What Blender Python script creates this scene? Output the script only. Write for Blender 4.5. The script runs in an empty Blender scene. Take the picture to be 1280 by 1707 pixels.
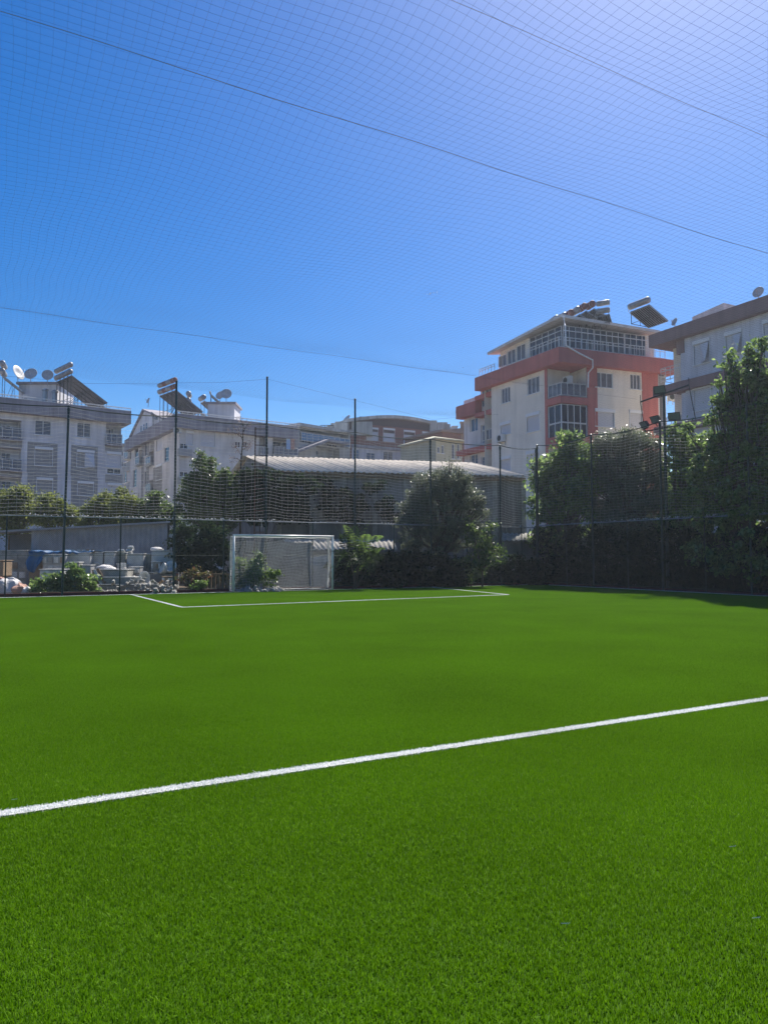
import bpy, math, random
import numpy as np
from mathutils import Vector
R = math.radians
random.seed(7); rng = np.random.default_rng(7)
sc = bpy.context.scene
# ------------------------------------------------------------------ camera
CAMZ, YAW, PITCH, FPX = 1.45, R(29.02), R(3.366), 1233.0
cam = bpy.data.cameras.new('camera'); co = bpy.data.objects.new('camera', cam); sc.collection.objects.link(co)
co.location = (0, 0, CAMZ); co.rotation_euler = (R(90) + PITCH, 0, -YAW)
cam.sensor_fit = 'VERTICAL'; cam.sensor_height = 36; cam.sensor_width = 27; cam.lens = FPX / 1707 * 36
cam.clip_start = 0.05; cam.clip_end = 3000
sc.camera = co
# ------------------------------------------------------------------ sky and sun
SUN_AZ, SUN_EL = YAW + R(27), R(51)
w = bpy.data.worlds.new('World'); sc.world = w; w.use_nodes = True
nt = w.node_tree; nt.nodes.clear()
sky = nt.nodes.new('ShaderNodeTexSky'); sky.sky_type = 'NISHITA'; sky.sun_disc = False
sky.sun_elevation = SUN_EL; sky.sun_rotation = SUN_AZ
sky.altitude = 0; sky.air_density = 1.0; sky.dust_density = 0.6; sky.ozone_density = 4.0
bg = nt.nodes.new('ShaderNodeBackground'); bg.inputs[1].default_value = 0.061
wo = nt.nodes.new('ShaderNodeOutputWorld')
shs_ = nt.nodes.new('ShaderNodeHueSaturation'); shs_.inputs['Saturation'].default_value = 1.48; shs_.inputs['Hue'].default_value = .508; nt.links.new(sky.outputs[0], shs_.inputs['Color']); nt.links.new(shs_.outputs[0], bg.inputs[0]); nt.links.new(bg.outputs[0], wo.inputs[0])
sl = bpy.data.lights.new('sun', 'SUN'); sl.energy = 4.6; sl.angle = R(0.53); sl.color = (1, .95, .87)
so = bpy.data.objects.new('sun', sl); sc.collection.objects.link(so)
sd = Vector((math.sin(SUN_AZ) * math.cos(SUN_EL), math.cos(SUN_AZ) * math.cos(SUN_EL), math.sin(SUN_EL)))
so.rotation_euler = sd.to_track_quat('Z', 'Y').to_euler(); so.location = (30, 30, 60)
sc.view_settings.view_transform = 'Standard'; sc.view_settings.look = 'None'
sc.view_settings.exposure = 1.1; sc.view_settings.gamma = 1; sc.view_settings.use_curve_mapping = False
sc.cycles.max_bounces = 6; sc.cycles.transparent_max_bounces = 12; sc.cycles.use_denoising = True
# ------------------------------------------------------------------ picture -> place helpers (photograph pixels 1280x1707)
f0 = np.array([math.sin(YAW), math.cos(YAW), 0.]); r0 = np.array([math.cos(YAW), -math.sin(YAW), 0.])
fw = np.array([math.sin(YAW) * math.cos(PITCH), math.cos(YAW) * math.cos(PITCH), math.sin(PITCH)]); up = np.cross(r0, fw)
CAM = np.array([0, 0, CAMZ])
def ray(px, py): return fw + r0 * (px - 640) / FPX + up * (853.5 - py) / FPX
def at(px, py, d):
    r = ray(px, py); return CAM + r * (d / r.dot(f0))
def onY(px, py, Y):
    r = ray(px, py); return CAM + r * (Y / r[1])
def onX(px, py, X):
    r = ray(px, py); return CAM + r * (X / r[0])
def xy(px, d):
    p = at(px, 926, d); return np.array([p[0], p[1]])
# ------------------------------------------------------------------ materials
M = {}
def mat(name, col, rough=.8, spec=.3, metal=0, var=.0, scale=2., stain=None, bump=0., trans=0.):
    m = bpy.data.materials.new(name); m.use_nodes = True; t = m.node_tree; b = t.nodes['Principled BSDF']
    b.inputs['Roughness'].default_value = rough; b.inputs['Specular IOR Level'].default_value = spec; b.inputs['Metallic'].default_value = metal
    b.inputs['Base Color'].default_value = (*col, 1)
    if var or stain or bump:
        tc = t.nodes.new('ShaderNodeTexCoord'); n = t.nodes.new('ShaderNodeTexNoise'); n.inputs['Scale'].default_value = scale
        n.inputs['Detail'].default_value = 8; n.inputs['Roughness'].default_value = .65
        t.links.new(tc.outputs['Object'], n.inputs['Vector'])
        r = t.nodes.new('ShaderNodeValToRGB'); r.color_ramp.elements[0].position = .32; r.color_ramp.elements[1].position = .68
        c2 = stain or tuple(c * (1 - var) for c in col)
        r.color_ramp.elements[0].color = (*c2, 1); r.color_ramp.elements[1].color = (*[min(1, c * (1 + var * .4)) for c in col], 1)
        t.links.new(n.outputs[0], r.inputs[0]); t.links.new(r.outputs[0], b.inputs['Base Color'])
        if bump:
            bn = t.nodes.new('ShaderNodeBump'); bn.inputs['Strength'].default_value = bump; bn.inputs['Distance'].default_value = .02
            t.links.new(n.outputs[0], bn.inputs['Height']); t.links.new(bn.outputs[0], b.inputs['Normal'])
    if trans:
        tr = t.nodes.new('ShaderNodeBsdfTranslucent'); tr.inputs[0].default_value = (*col, 1)
        mx = t.nodes.new('ShaderNodeMixShader'); mx.inputs[0].default_value = trans
        t.links.new(b.outputs[0], mx.inputs[1]); t.links.new(tr.outputs[0], mx.inputs[2]); t.links.new(mx.outputs[0], t.nodes['Material Output'].inputs[0])
    M[name] = m; return m
def plaster(name, col, streak=.25):
    """painted render with faint rain streaks running down the wall and blotches"""
    m = mat(name, col, .9, .2); t = m.node_tree; b = t.nodes['Principled BSDF']
    tc = t.nodes.new('ShaderNodeTexCoord'); mp = t.nodes.new('ShaderNodeMapping'); mp.inputs['Scale'].default_value = (1.6, 1.6, .12)
    n = t.nodes.new('ShaderNodeTexNoise'); n.inputs['Scale'].default_value = 1.4; n.inputs['Detail'].default_value = 6
    n2 = t.nodes.new('ShaderNodeTexNoise'); n2.inputs['Scale'].default_value = .45; n2.inputs['Detail'].default_value = 5
    t.links.new(tc.outputs['Object'], mp.inputs[0]); t.links.new(mp.outputs[0], n.inputs['Vector']); t.links.new(tc.outputs['Object'], n2.inputs['Vector'])
    mu = t.nodes.new('ShaderNodeMath'); mu.operation = 'MULTIPLY'; t.links.new(n.outputs[0], mu.inputs[0]); t.links.new(n2.outputs[0], mu.inputs[1])
    r = t.nodes.new('ShaderNodeValToRGB'); r.color_ramp.elements[0].position = .12; r.color_ramp.elements[1].position = .34
    r.color_ramp.elements[0].color = (*[c * (1 - streak) for c in col], 1); r.color_ramp.elements[1].color = (*col, 1)
    t.links.new(mu.outputs[0], r.inputs[0]); t.links.new(r.outputs[0], b.inputs['Base Color'])
    return m
def bricks(name, c1, c2, mortar, sx, sy, msize=.012, bump=.3):
    m = mat(name, c1, .9, .2); t = m.node_tree; b = t.nodes['Principled BSDF']
    uv = t.nodes.new('ShaderNodeUVMap'); k = t.nodes.new('ShaderNodeTexBrick')
    k.inputs['Color1'].default_value = (*c1, 1); k.inputs['Color2'].default_value = (*c2, 1); k.inputs['Mortar'].default_value = (*mortar, 1)
    k.inputs['Scale'].default_value = 1; k.inputs['Brick Width'].default_value = sx; k.inputs['Row Height'].default_value = sy; k.inputs['Mortar Size'].default_value = msize
    t.links.new(uv.outputs[0], k.inputs['Vector']); t.links.new(k.outputs[0], b.inputs['Base Color'])
    return m
def leafmat(name, c1, c2, trans=.45, rough=.45, spec=.4, tc=None):
    m = bpy.data.materials.new(name); m.use_nodes = True; t = m.node_tree; b = t.nodes['Principled BSDF']
    g = t.nodes.new('ShaderNodeNewGeometry'); r = t.nodes.new('ShaderNodeValToRGB')
    r.color_ramp.elements[0].color = (*c1, 1); r.color_ramp.elements[1].color = (*c2, 1)
    t.links.new(g.outputs['Random Per Island'], r.inputs[0]); t.links.new(r.outputs[0], b.inputs['Base Color'])
    b.inputs['Roughness'].default_value = rough; b.inputs['Specular IOR Level'].default_value = spec
    tr = t.nodes.new('ShaderNodeBsdfTranslucent'); hs = t.nodes.new('ShaderNodeHueSaturation'); hs.inputs['Value'].default_value = 1.7; hs.inputs['Hue'].default_value = .49
    t.links.new(r.outputs[0], hs.inputs['Color']); t.links.new(hs.outputs[0], tr.inputs[0])
    mx = t.nodes.new('ShaderNodeMixShader'); mx.inputs[0].default_value = trans
    t.links.new(b.outputs[0], mx.inputs[1]); t.links.new(tr.outputs[0], mx.inputs[2]); t.links.new(mx.outputs[0], t.nodes['Material Output'].inputs[0])
    M[name] = m; return m
plaster('grey_plaster', (.74, .73, .76), .32); plaster('white_plaster', (.62, .62, .63)); plaster('cream_plaster', (.84, .78, .69), .18)
plaster('beige_plaster', (.74, .71, .69), .32); plaster('blue_grey_plaster', (.64, .64, .70), .28); plaster('yellow_plaster', (.50, .47, .34))
plaster('red_plaster', (.50, .165, .15), .25); plaster('brown_plaster', (.27, .175, .17), .2); plaster('parapet_grey', (.33, .31, .34), .4)
plaster('old_wall', (.27, .26, .25), .6); plaster('pale_wall', (.5, .5, .48), .45)
bricks('stone_cladding', (.34, .33, .32), (.25, .245, .24), (.35, .35, .35), .6, .18)
bricks('brown_tile', (.25, .10, .085), (.22, .09, .075), (.085, .055, .055), 1.1, .24, .01)
bricks('red_brick', (.25, .10, .075), (.19, .08, .06), (.28, .2, .17), .3, .12, .012)
mat('window_glass', (.02, .028, .045), .15, .45); mat('blue_glass', (.07, .14, .24), .15, .8); mat('curtained_glass', (.13, .145, .18), .3, .5, var=.4, scale=3)
mat('white_frame', (.75, .76, .78), .5); mat('shutter', (.60, .60, .64), .6, var=.08, scale=6)
mat('dark_metal', (.02, .025, .022), .5, .5); mat('green_metal', (.012, .03, .025), .45, .5); mat('rusty_metal', (.12, .06, .04), .8, var=.5, scale=9)
mat('white_metal', (.72, .72, .70), .35, .5, var=.12, scale=5); mat('galvanised', (.35, .36, .38), .4, .5, .6, var=.2, scale=4)
mat('tank_metal', (.30, .30, .32), .45, .5, .4, var=.3, scale=4); mat('orange_tank', (.26, .10, .075), .6, var=.4, scale=3)
mat('collector', (.018, .018, .028), .25, .5); mat('dish', (.45, .45, .46), .5, var=.15, scale=3)
mat('sheet_metal', (.30, .30, .32), .6, .4, var=.3, scale=1.3, bump=.1)
mat('old_sheet', (.40, .37, .33), .9, var=.35, scale=2.5)
mat('rib_metal', (.14, .14, .16), .6)
mat('asbestos', (.64, .56, .46), .9, var=.3, scale=2.2); mat('concrete', (.28, .27, .25), .95, var=.35, scale=1.5, bump=.2)
mat('soil', (.16, .125, .09), 1., .1, var=.45, scale=1.2, bump=.4)
mat('kerb_red', (.10, .03, .025), .9, var=.4, scale=4)
mat('cord_white', (.62, .62, .61), .8, .2, trans=.5); mat('cord_goal', (.8, .8, .8), .8, .2, trans=.45)
mat('cord_roof', (.05, .055, .07), .9, .1); mat('rope', (.20, .15, .14), .9, .1); mat('wire_green', (.02, .045, .035), .6, .3)
mat('bark', (.09, .07, .055), .95, var=.4, scale=6, bump=.4); mat('timber', (.26, .17, .10), .9, var=.4, scale=5)
mat('porcelain', (.60, .59, .56), .3, .5, var=.45, scale=5); mat('wrapped', (.42, .42, .42), .35, .5, var=.35, scale=2.5)
mat('cardboard', (.33, .24, .16), .9, var=.3, scale=3); mat('stoneware', (.33, .32, .29), .9, var=.4, scale=3)
mat('tarp_blue', (.015, .085, .20), .5, .4, var=.3, scale=3); mat('sack_white', (.62, .60, .60), .7, var=.2, scale=4, trans=.15); mat('sack_pink', (.50, .30, .23), .8, var=.25, scale=4)
mat('towel_blue', (.35, .52, .75), .95); mat('towel_pink', (.6, .35, .3), .95, var=.5, scale=9)
mat('lamp_glass', (.16, .17, .18), .3, .4); mat('plastic_white', (.6, .6, .58), .5); mat('black_rubber', (.02, .02, .02), .8)
leafmat('leaf_mulberry', (.04, .085, .018), (.20, .29, .09), .5, .22, .8)
leafmat('leaf_olive', (.07, .09, .055), (.14, .165, .10), .35, .4, .5)
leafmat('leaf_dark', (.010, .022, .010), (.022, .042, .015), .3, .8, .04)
leafmat('leaf_conifer', (.08, .11, .025), (.17, .20, .05), .4, .6, .2)
leafmat('leaf_mid', (.045, .085, .022), (.10, .15, .04), .4, .4, .4)
leafmat('leaf_light', (.07, .13, .03), (.16, .24, .06), .45, .4, .4)
leafmat('leaf_autumn', (.13, .05, .025), (.07, .11, .03), .4, .5, .3)
leafmat('leaf_bare', (.12, .08, .06), (.2, .14, .1), .3, .6, .2)
# ------------------------------------------------------------------ object helpers
def link(o): sc.collection.objects.link(o); return o
def tag(o, label=None, cat=None, group=None, kind=None):
    if label: o['label'] = label
    if cat: o['category'] = cat
    if group: o['group'] = group
    if kind: o['kind'] = kind
    return o
def thing(name, loc, label, cat, group=None):
    o = bpy.data.objects.new(name, None); o.location = tuple(float(c) for c in loc); o.empty_display_size = .2; link(o)
    return tag(o, label, cat, group)
def world_loc(o):
    v = Vector((0, 0, 0))
    while o is not None: v += Vector(o.location); o = o.parent
    return np.array(v)
class MB:
    def __init__(s): s.v = []; s.f = []; s.uv = {}; s.sm = False
    def quad(s, a, b, c, d, uv=None):
        i = len(s.v); s.v += [a, b, c, d]
        if uv: s.uv[len(s.f)] = uv
        s.f.append((i, i + 1, i + 2, i + 3))
    def tri(s, a, b, c):
        i = len(s.v); s.v += [a, b, c]; s.f.append((i, i + 1, i + 2))
    def hexa(s, p):     # p: 4 bottom, 4 top
        i = len(s.v); s.v += list(p)
        for q in ((3, 2, 1, 0), (4, 5, 6, 7), (0, 1, 5, 4), (1, 2, 6, 5), (2, 3, 7, 6), (3, 0, 4, 7)): s.f.append(tuple(i + k for k in q))
        return s
    def obox(s, c, x, y, z, hx, hy, hz):
        c, x, y, z = map(np.asarray, (c, x, y, z))
        P = [c + x * hx * a + y * hy * b + z * hz * k for k in (-1, 1) for a, b in ((-1, -1), (1, -1), (1, 1), (-1, 1))]
        return s.hexa(P)
    def box(s, a, b):
        a = np.array(a, float); b = np.array(b, float); h = (b - a) / 2
        return s.obox((a + b) / 2, (1, 0, 0), (0, 1, 0), (0, 0, 1), *h)
    def tube(s, pts, r, n=6, r2=None, cap=True):
        pts = [np.asarray(p, float) for p in pts]; rs = r if isinstance(r, (list, tuple)) else [r + ((r2 if r2 is not None else r) - r) * k / max(1, len(pts) - 1) for k in range(len(pts))]
        i0 = len(s.v)
        for k, p in enumerate(pts):
            d = pts[min(k + 1, len(pts) - 1)] - pts[max(k - 1, 0)]; d = d / (np.linalg.norm(d) + 1e-9)
            a = np.array([0, 0, 1.]) if abs(d[2]) < .9 else np.array([1., 0, 0])
            x = np.cross(d, a); x /= np.linalg.norm(x); y = np.cross(d, x)
            for j in range(n):
                t = 2 * math.pi * j / n; s.v.append(p + (x * math.cos(t) + y * math.sin(t)) * rs[k])
        for k in range(len(pts) - 1):
            for j in range(n):
                a = i0 + k * n + j; b = i0 + k * n + (j + 1) % n; s.f.append((a, b, b + n, a + n))
        if cap and n > 2:
            s.f.append(tuple(i0 + j for j in range(n))[::-1]); s.f.append(tuple(i0 + (len(pts) - 1) * n + j for j in range(n)))
        return s
    def lathe(s, c, prof, n=16, ax=(0, 0, 1), sx=1., sy=1.):
        ax = np.asarray(ax, float); ax /= np.linalg.norm(ax); a = np.array([0, 0, 1.]) if abs(ax[2]) < .9 else np.array([1., 0, 0])
        x = np.cross(a, ax); x /= np.linalg.norm(x); y = np.cross(ax, x); i0 = len(s.v); c = np.asarray(c, float)
        for r, h in prof:
            for j in range(n):
                t = 2 * math.pi * j / n; s.v.append(c + ax * h + (x * math.cos(t) * sx + y * math.sin(t) * sy) * r)
        for k in range(len(prof) - 1):
            for j in range(n):
                a_ = i0 + k * n + j; b_ = i0 + k * n + (j + 1) % n; s.f.append((a_, b_, b_ + n, a_ + n))
        return s
    def build(s, name, m, parent=None, smooth=False, bevel=0):
        me = bpy.data.meshes.new(name); off = world_loc(parent) if parent is not None else np.zeros(3)
        V = (np.array(s.v, float) - off)
        me.from_pydata(V.tolist(), [], s.f); me.materials.append(M[m] if isinstance(m, str) else m)
        if s.uv:
            l = me.uv_layers.new(name='UVMap')
            for fi, uv in s.uv.items():
                for k, li in enumerate(me.polygons[fi].loop_indices): l.data[li].uv = uv[k]
        if smooth: me.polygons.foreach_set('use_smooth', [True] * len(me.polygons))
        o = bpy.data.objects.new(name, me); link(o)
        if parent is not None: o.parent = parent
        if bevel:
            md = o.modifiers.new('bevel', 'BEVEL'); md.width = bevel; md.segments = 2; md.limit_method = 'ANGLE'
        return o
def npmesh(name, V, F4, m, parent=None):
    """V (n,3) world verts, F4 (k,4) quads"""
    off = world_loc(parent) if parent is not None else np.zeros(3)
    me = bpy.data.meshes.new(name); k = F4.shape[1]
    me.vertices.add(len(V)); me.vertices.foreach_set('co', (V - off).astype(np.float32).ravel())
    me.loops.add(F4.size); me.loops.foreach_set('vertex_index', F4.astype(np.int32).ravel())
    me.polygons.add(len(F4)); me.polygons.foreach_set('loop_start', np.arange(0, F4.size, k, dtype=np.int32)); me.polygons.foreach_set('loop_total', np.full(len(F4), k, np.int32))
    me.materials.append(M[m]); me.update(calc_edges=True)
    o = bpy.data.objects.new(name, me); link(o)
    if parent is not None: o.parent = parent
    return o
def polytubes(lines, r, n=3):
    """many polylines -> V,F (numpy). lines: list of (k,3) arrays"""
    VV, FF, base = [], [], 0
    for P in lines:
        d = np.gradient(P, axis=0); d /= np.linalg.norm(d, axis=1)[:, None] + 1e-9
        a = np.where(np.abs(d[:, 2:3]) < .9, np.array([[0, 0, 1.]]), np.array([[1., 0, 0]]))
        x = np.cross(d, a); x /= np.linalg.norm(x, axis=1)[:, None]; y = np.cross(d, x)
        ring = np.stack([P + (x * math.cos(2 * math.pi * j / n) + y * math.sin(2 * math.pi * j / n)) * r for j in range(n)], 1)
        VV.append(ring.reshape(-1, 3)); k = np.arange(len(P) - 1)[:, None] * n; j = np.arange(n)[None, :]; jn = (j + 1) % n
        FF.append(np.stack([base + k + j, base + k + jn, base + k + n + jn, base + k + n + j], -1).reshape(-1, 4)); base += len(P) * n
    return np.concatenate(VV), np.concatenate(FF)
Z = np.array([0, 0, 1.])
# ------------------------------------------------------------------ ground
FX, FY = 24.95, 28.95          # planes of the right and the far fence
LX, LY = 24.62, 28.42          # touch line, goal line
g = MB(); g.quad((-200, -150, -.08), (260, -150, -.08), (260, 300, -.08), (-200, 300, -.08)); tag(g.build('ground', 'soil'), 'bare brown soil around the pitch', 'ground', kind='structure')
# turf base, coloured like the thatch between the blades
mt = mat('turf_base', (.045, .105, .006), .9, .1, var=.45, scale=60, bump=.5)
g = MB(); g.box((-14, -8, -.05), (FX - .08, FY - .10, 0)); tag(g.build('turf_base', mt), 'dark green backing of the artificial turf pitch', 'turf', kind='structure')
def blade_material(name, c1, c2, c3, lines=None):
    m = bpy.data.materials.new(name); m.use_nodes = True; t = m.node_tree; b = t.nodes['Principled BSDF']; M[name] = m
    g_ = t.nodes.new('ShaderNodeNewGeometry'); r = t.nodes.new('ShaderNodeValToRGB')
    r.color_ramp.elements[0].color = (*c1, 1); r.color_ramp.elements[1].color = (*c2, 1); e = r.color_ramp.elements.new(.93); e.color = (*c2, 1); r.color_ramp.elements[-1].color = (*c3, 1)
    t.links.new(g_.outputs['Random Per Island'], r.inputs[0])
    n = t.nodes.new('ShaderNodeTexNoise'); n.inputs['Scale'].default_value = .55; n.inputs['Detail'].default_value = 4; t.links.new(g_.outputs['Position'], n.inputs['Vector'])
    mr = t.nodes.new('ShaderNodeMapRange'); mr.inputs[1].default_value = .3; mr.inputs[2].default_value = .7; mr.inputs[3].default_value = .88; mr.inputs[4].default_value = 1.1; t.links.new(n.outputs[0], mr.inputs[0])
    hs = t.nodes.new('ShaderNodeHueSaturation'); t.links.new(r.outputs[0], hs.inputs['Color']); t.links.new(mr.outputs[0], hs.inputs['Value'])
    b.inputs['Roughness'].default_value = .6; b.inputs['Specular IOR Level'].default_value = .08
    tr = t.nodes.new('ShaderNodeBsdfTranslucent'); mx = t.nodes.new('ShaderNodeMixShader'); mx.inputs[0].default_value = .4
    t.links.new(hs.outputs[0], b.inputs['Base Color']); t.links.new(hs.outputs[0], tr.inputs[0])
    t.links.new(b.outputs[0], mx.inputs[1]); t.links.new(tr.outputs[0], mx.inputs[2]); t.links.new(mx.outputs[0], t.nodes['Material Output'].inputs[0])
    return m
blade_material('turf_blade', (.074, .182, .003), (.145, .297, .005), (.20, .34, .04))
blade_material('white_blade', (.70, .70, .70), (.85, .85, .85), (.8, .8, .8))
def blades(P, h, wd, lean=.012):
    """P (n,2) roots -> V,F : each blade two stacked quads, the upper one narrowing to the tip"""
    n = len(P); a = rng.uniform(0, 2 * math.pi, n); hh = h * rng.uniform(.65, 1.1, n)
    dx, dy = np.cos(a) * wd / 2, np.sin(a) * wd / 2; la = rng.uniform(0, 2 * math.pi, n); ll = rng.gamma(1.5, lean / 1.5, n)
    lx, ly = np.cos(la) * ll, np.sin(la) * ll
    def row(t, s): return (np.stack([P[:, 0] + lx * t * t - dx * s, P[:, 1] + ly * t * t - dy * s, hh * t], 1), np.stack([P[:, 0] + lx * t * t + dx * s, P[:, 1] + ly * t * t + dy * s, hh * t], 1))
    r = [row(0, 1), row(.55, .9), row(1, .25)]
    V = np.stack([r[0][0], r[0][1], r[1][0], r[1][1], r[2][0], r[2][1]], 1).reshape(-1, 3); k = np.arange(n)[:, None] * 6
    F = np.concatenate([k + np.array([[0, 1, 3, 2]]), k + np.array([[2, 3, 5, 4]])], 0)
    return V, F
TS = .5; NB = 7500
tp = rng.uniform(-TS / 2, TS / 2, (NB, 2)); V, F = blades(tp, .021, .0030, .007)
me = bpy.data.meshes.new('turf_tuft'); me.from_pydata(V.tolist(), [], F.tolist()); me.materials.append(M['turf_blade'])
tile = bpy.data.objects.new('turf_tuft', me)            # source of the scattered tufts; the scatter itself is one object
pts = []
lines_x = []
for i in range(int((LX + .25 + 9) / TS) + 1):
    for j in range(int((FY + 3) / TS)):
        x = -9 + (i + .5) * TS; y = -3 + (j + .5) * TS
        if x < FX - .3 and y < FY - .3: pts.append((x, y, 0))
me = bpy.data.meshes.new('turf_grass'); me.from_pydata(pts, [], []); me.materials.append(M['turf_blade'])
at_ = me.attributes.new('turn', 'FLOAT', 'POINT'); at_.data.foreach_set('value', [random.randrange(4) * math.pi / 2 for _ in pts])
go = link(bpy.data.objects.new('turf_grass', me)); tag(go, 'bright green artificial turf covering the football pitch', 'grass', kind='stuff')
ng = bpy.data.node_groups.new('turf_scatter', 'GeometryNodeTree')
ng.interface.new_socket('Geometry', in_out='INPUT', socket_type='NodeSocketGeometry'); ng.interface.new_socket('Geometry', in_out='OUTPUT', socket_type='NodeSocketGeometry')
N = ng.nodes; gi = N.new('NodeGroupInput'); gout = N.new('NodeGroupOutput'); ip = N.new('GeometryNodeInstanceOnPoints'); oi = N.new('GeometryNodeObjectInfo'); oi.inputs[0].default_value = tile
na = N.new('GeometryNodeInputNamedAttribute'); na.data_type = 'FLOAT'; na.inputs[0].default_value = 'turn'; cx = N.new('ShaderNodeCombineXYZ')
ng.links.new(gi.outputs[0], ip.inputs['Points']); ng.links.new(oi.outputs['Geometry'], ip.inputs['Instance']); ng.links.new(na.outputs['Attribute'], cx.inputs[2]); ng.links.new(cx.outputs[0], ip.inputs['Rotation'])
ng.links.new(ip.outputs[0], gout.inputs[0])
md = go.modifiers.new('scatter', 'NODES'); md.node_group = ng
def turf_line(a, b, wd, dens, label, hgt=.027):
    a = np.array(a, float); b = np.array(b, float); L = np.linalg.norm(b - a); d = (b - a) / L; n = np.array([-d[1], d[0]])
    k = int(L * wd * dens); u = rng.uniform(0, L, k); v = rng.normal(0, 1, k) * .04 + rng.uniform(-.5, .5, k); v = v * wd
    P = a + d * u[:, None] + n * v[:, None]; V, F = blades(P, hgt, .007 if dens > 20000 else .02, .010)
    # yarn sheet just under the tips keeps the line closed
    i = len(V); q = [np.append(a + n * wd * .5, .017), np.append(b + n * wd * .5, .017), np.append(b - n * wd * .5, .017), np.append(a - n * wd * .5, .017)]
    V = np.concatenate([V, np.array(q)]); F = np.concatenate([F, np.array([[i, i + 1, i + 2, i + 3]])])
    tag(npmesh('pitch_line', V, F, 'white_blade'), label, 'pitch line', kind='structure')
turf_line((-9, 4.71), (LX, 4.71), .088, 30000, 'broad white line crossing the pitch nearest the viewer')
turf_line((-9, LY), (LX, LY), .085, 9000, 'white goal line along the far fence')
turf_line((LX, -3), (LX, LY), .08, 9000, 'white touch line along the shaded side fence')
turf_line((5.12, 20.75), (17.2, 21.6), .085, 9000, 'white front line of the penalty area')
turf_line((5.12, 20.75), (5.14, LY), .085, 9000, 'white side line of the penalty area ending left of the goal')
turf_line((17.2, 21.6), (18.2, LY), .08, 9000, 'white side line of the penalty area ending right of the goal')
k = MB(); k.box((-14, FY - .02, -.05), (FX + .2, FY + .12, .12)); k.box((FX + .02, -8, -.05), (FX + .14, FY - .02, .10)); tag(k.build('kerb', 'kerb_red', bevel=.01), 'dark red kerb under the fences', 'kerb', kind='structure')
# scraps lying on the turf
for i, (px, py) in enumerate([(935, 1550), (1253, 1541), (1215, 1420), (160, 1337), (20, 1340)]):
    r = ray(px, py); p = CAM + r * (-CAMZ / r[2]); p[2] = .024
    a = random.uniform(-.9, -.1); d = np.array([math.cos(a), math.sin(a), 0]) * .7; m = MB(); q = np.array([-d[1], d[0], 0])
    for s_ in range(4): m.quad(p + d * (.012 * s_) - q * .0012, p + d * (.012 * s_) + q * .0012 + Z * .002, p + d * (.012 * (s_ + 1)) + q * .001 + Z * (.002 + .002 * s_), p + d * (.012 * (s_ + 1)) - q * .001 + Z * .002 * s_)
    tag(m.build('dry_blade', 'sack_white'), 'loose pale scrap lying on the turf', 'scrap', 'loose pale scraps on the turf')
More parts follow.
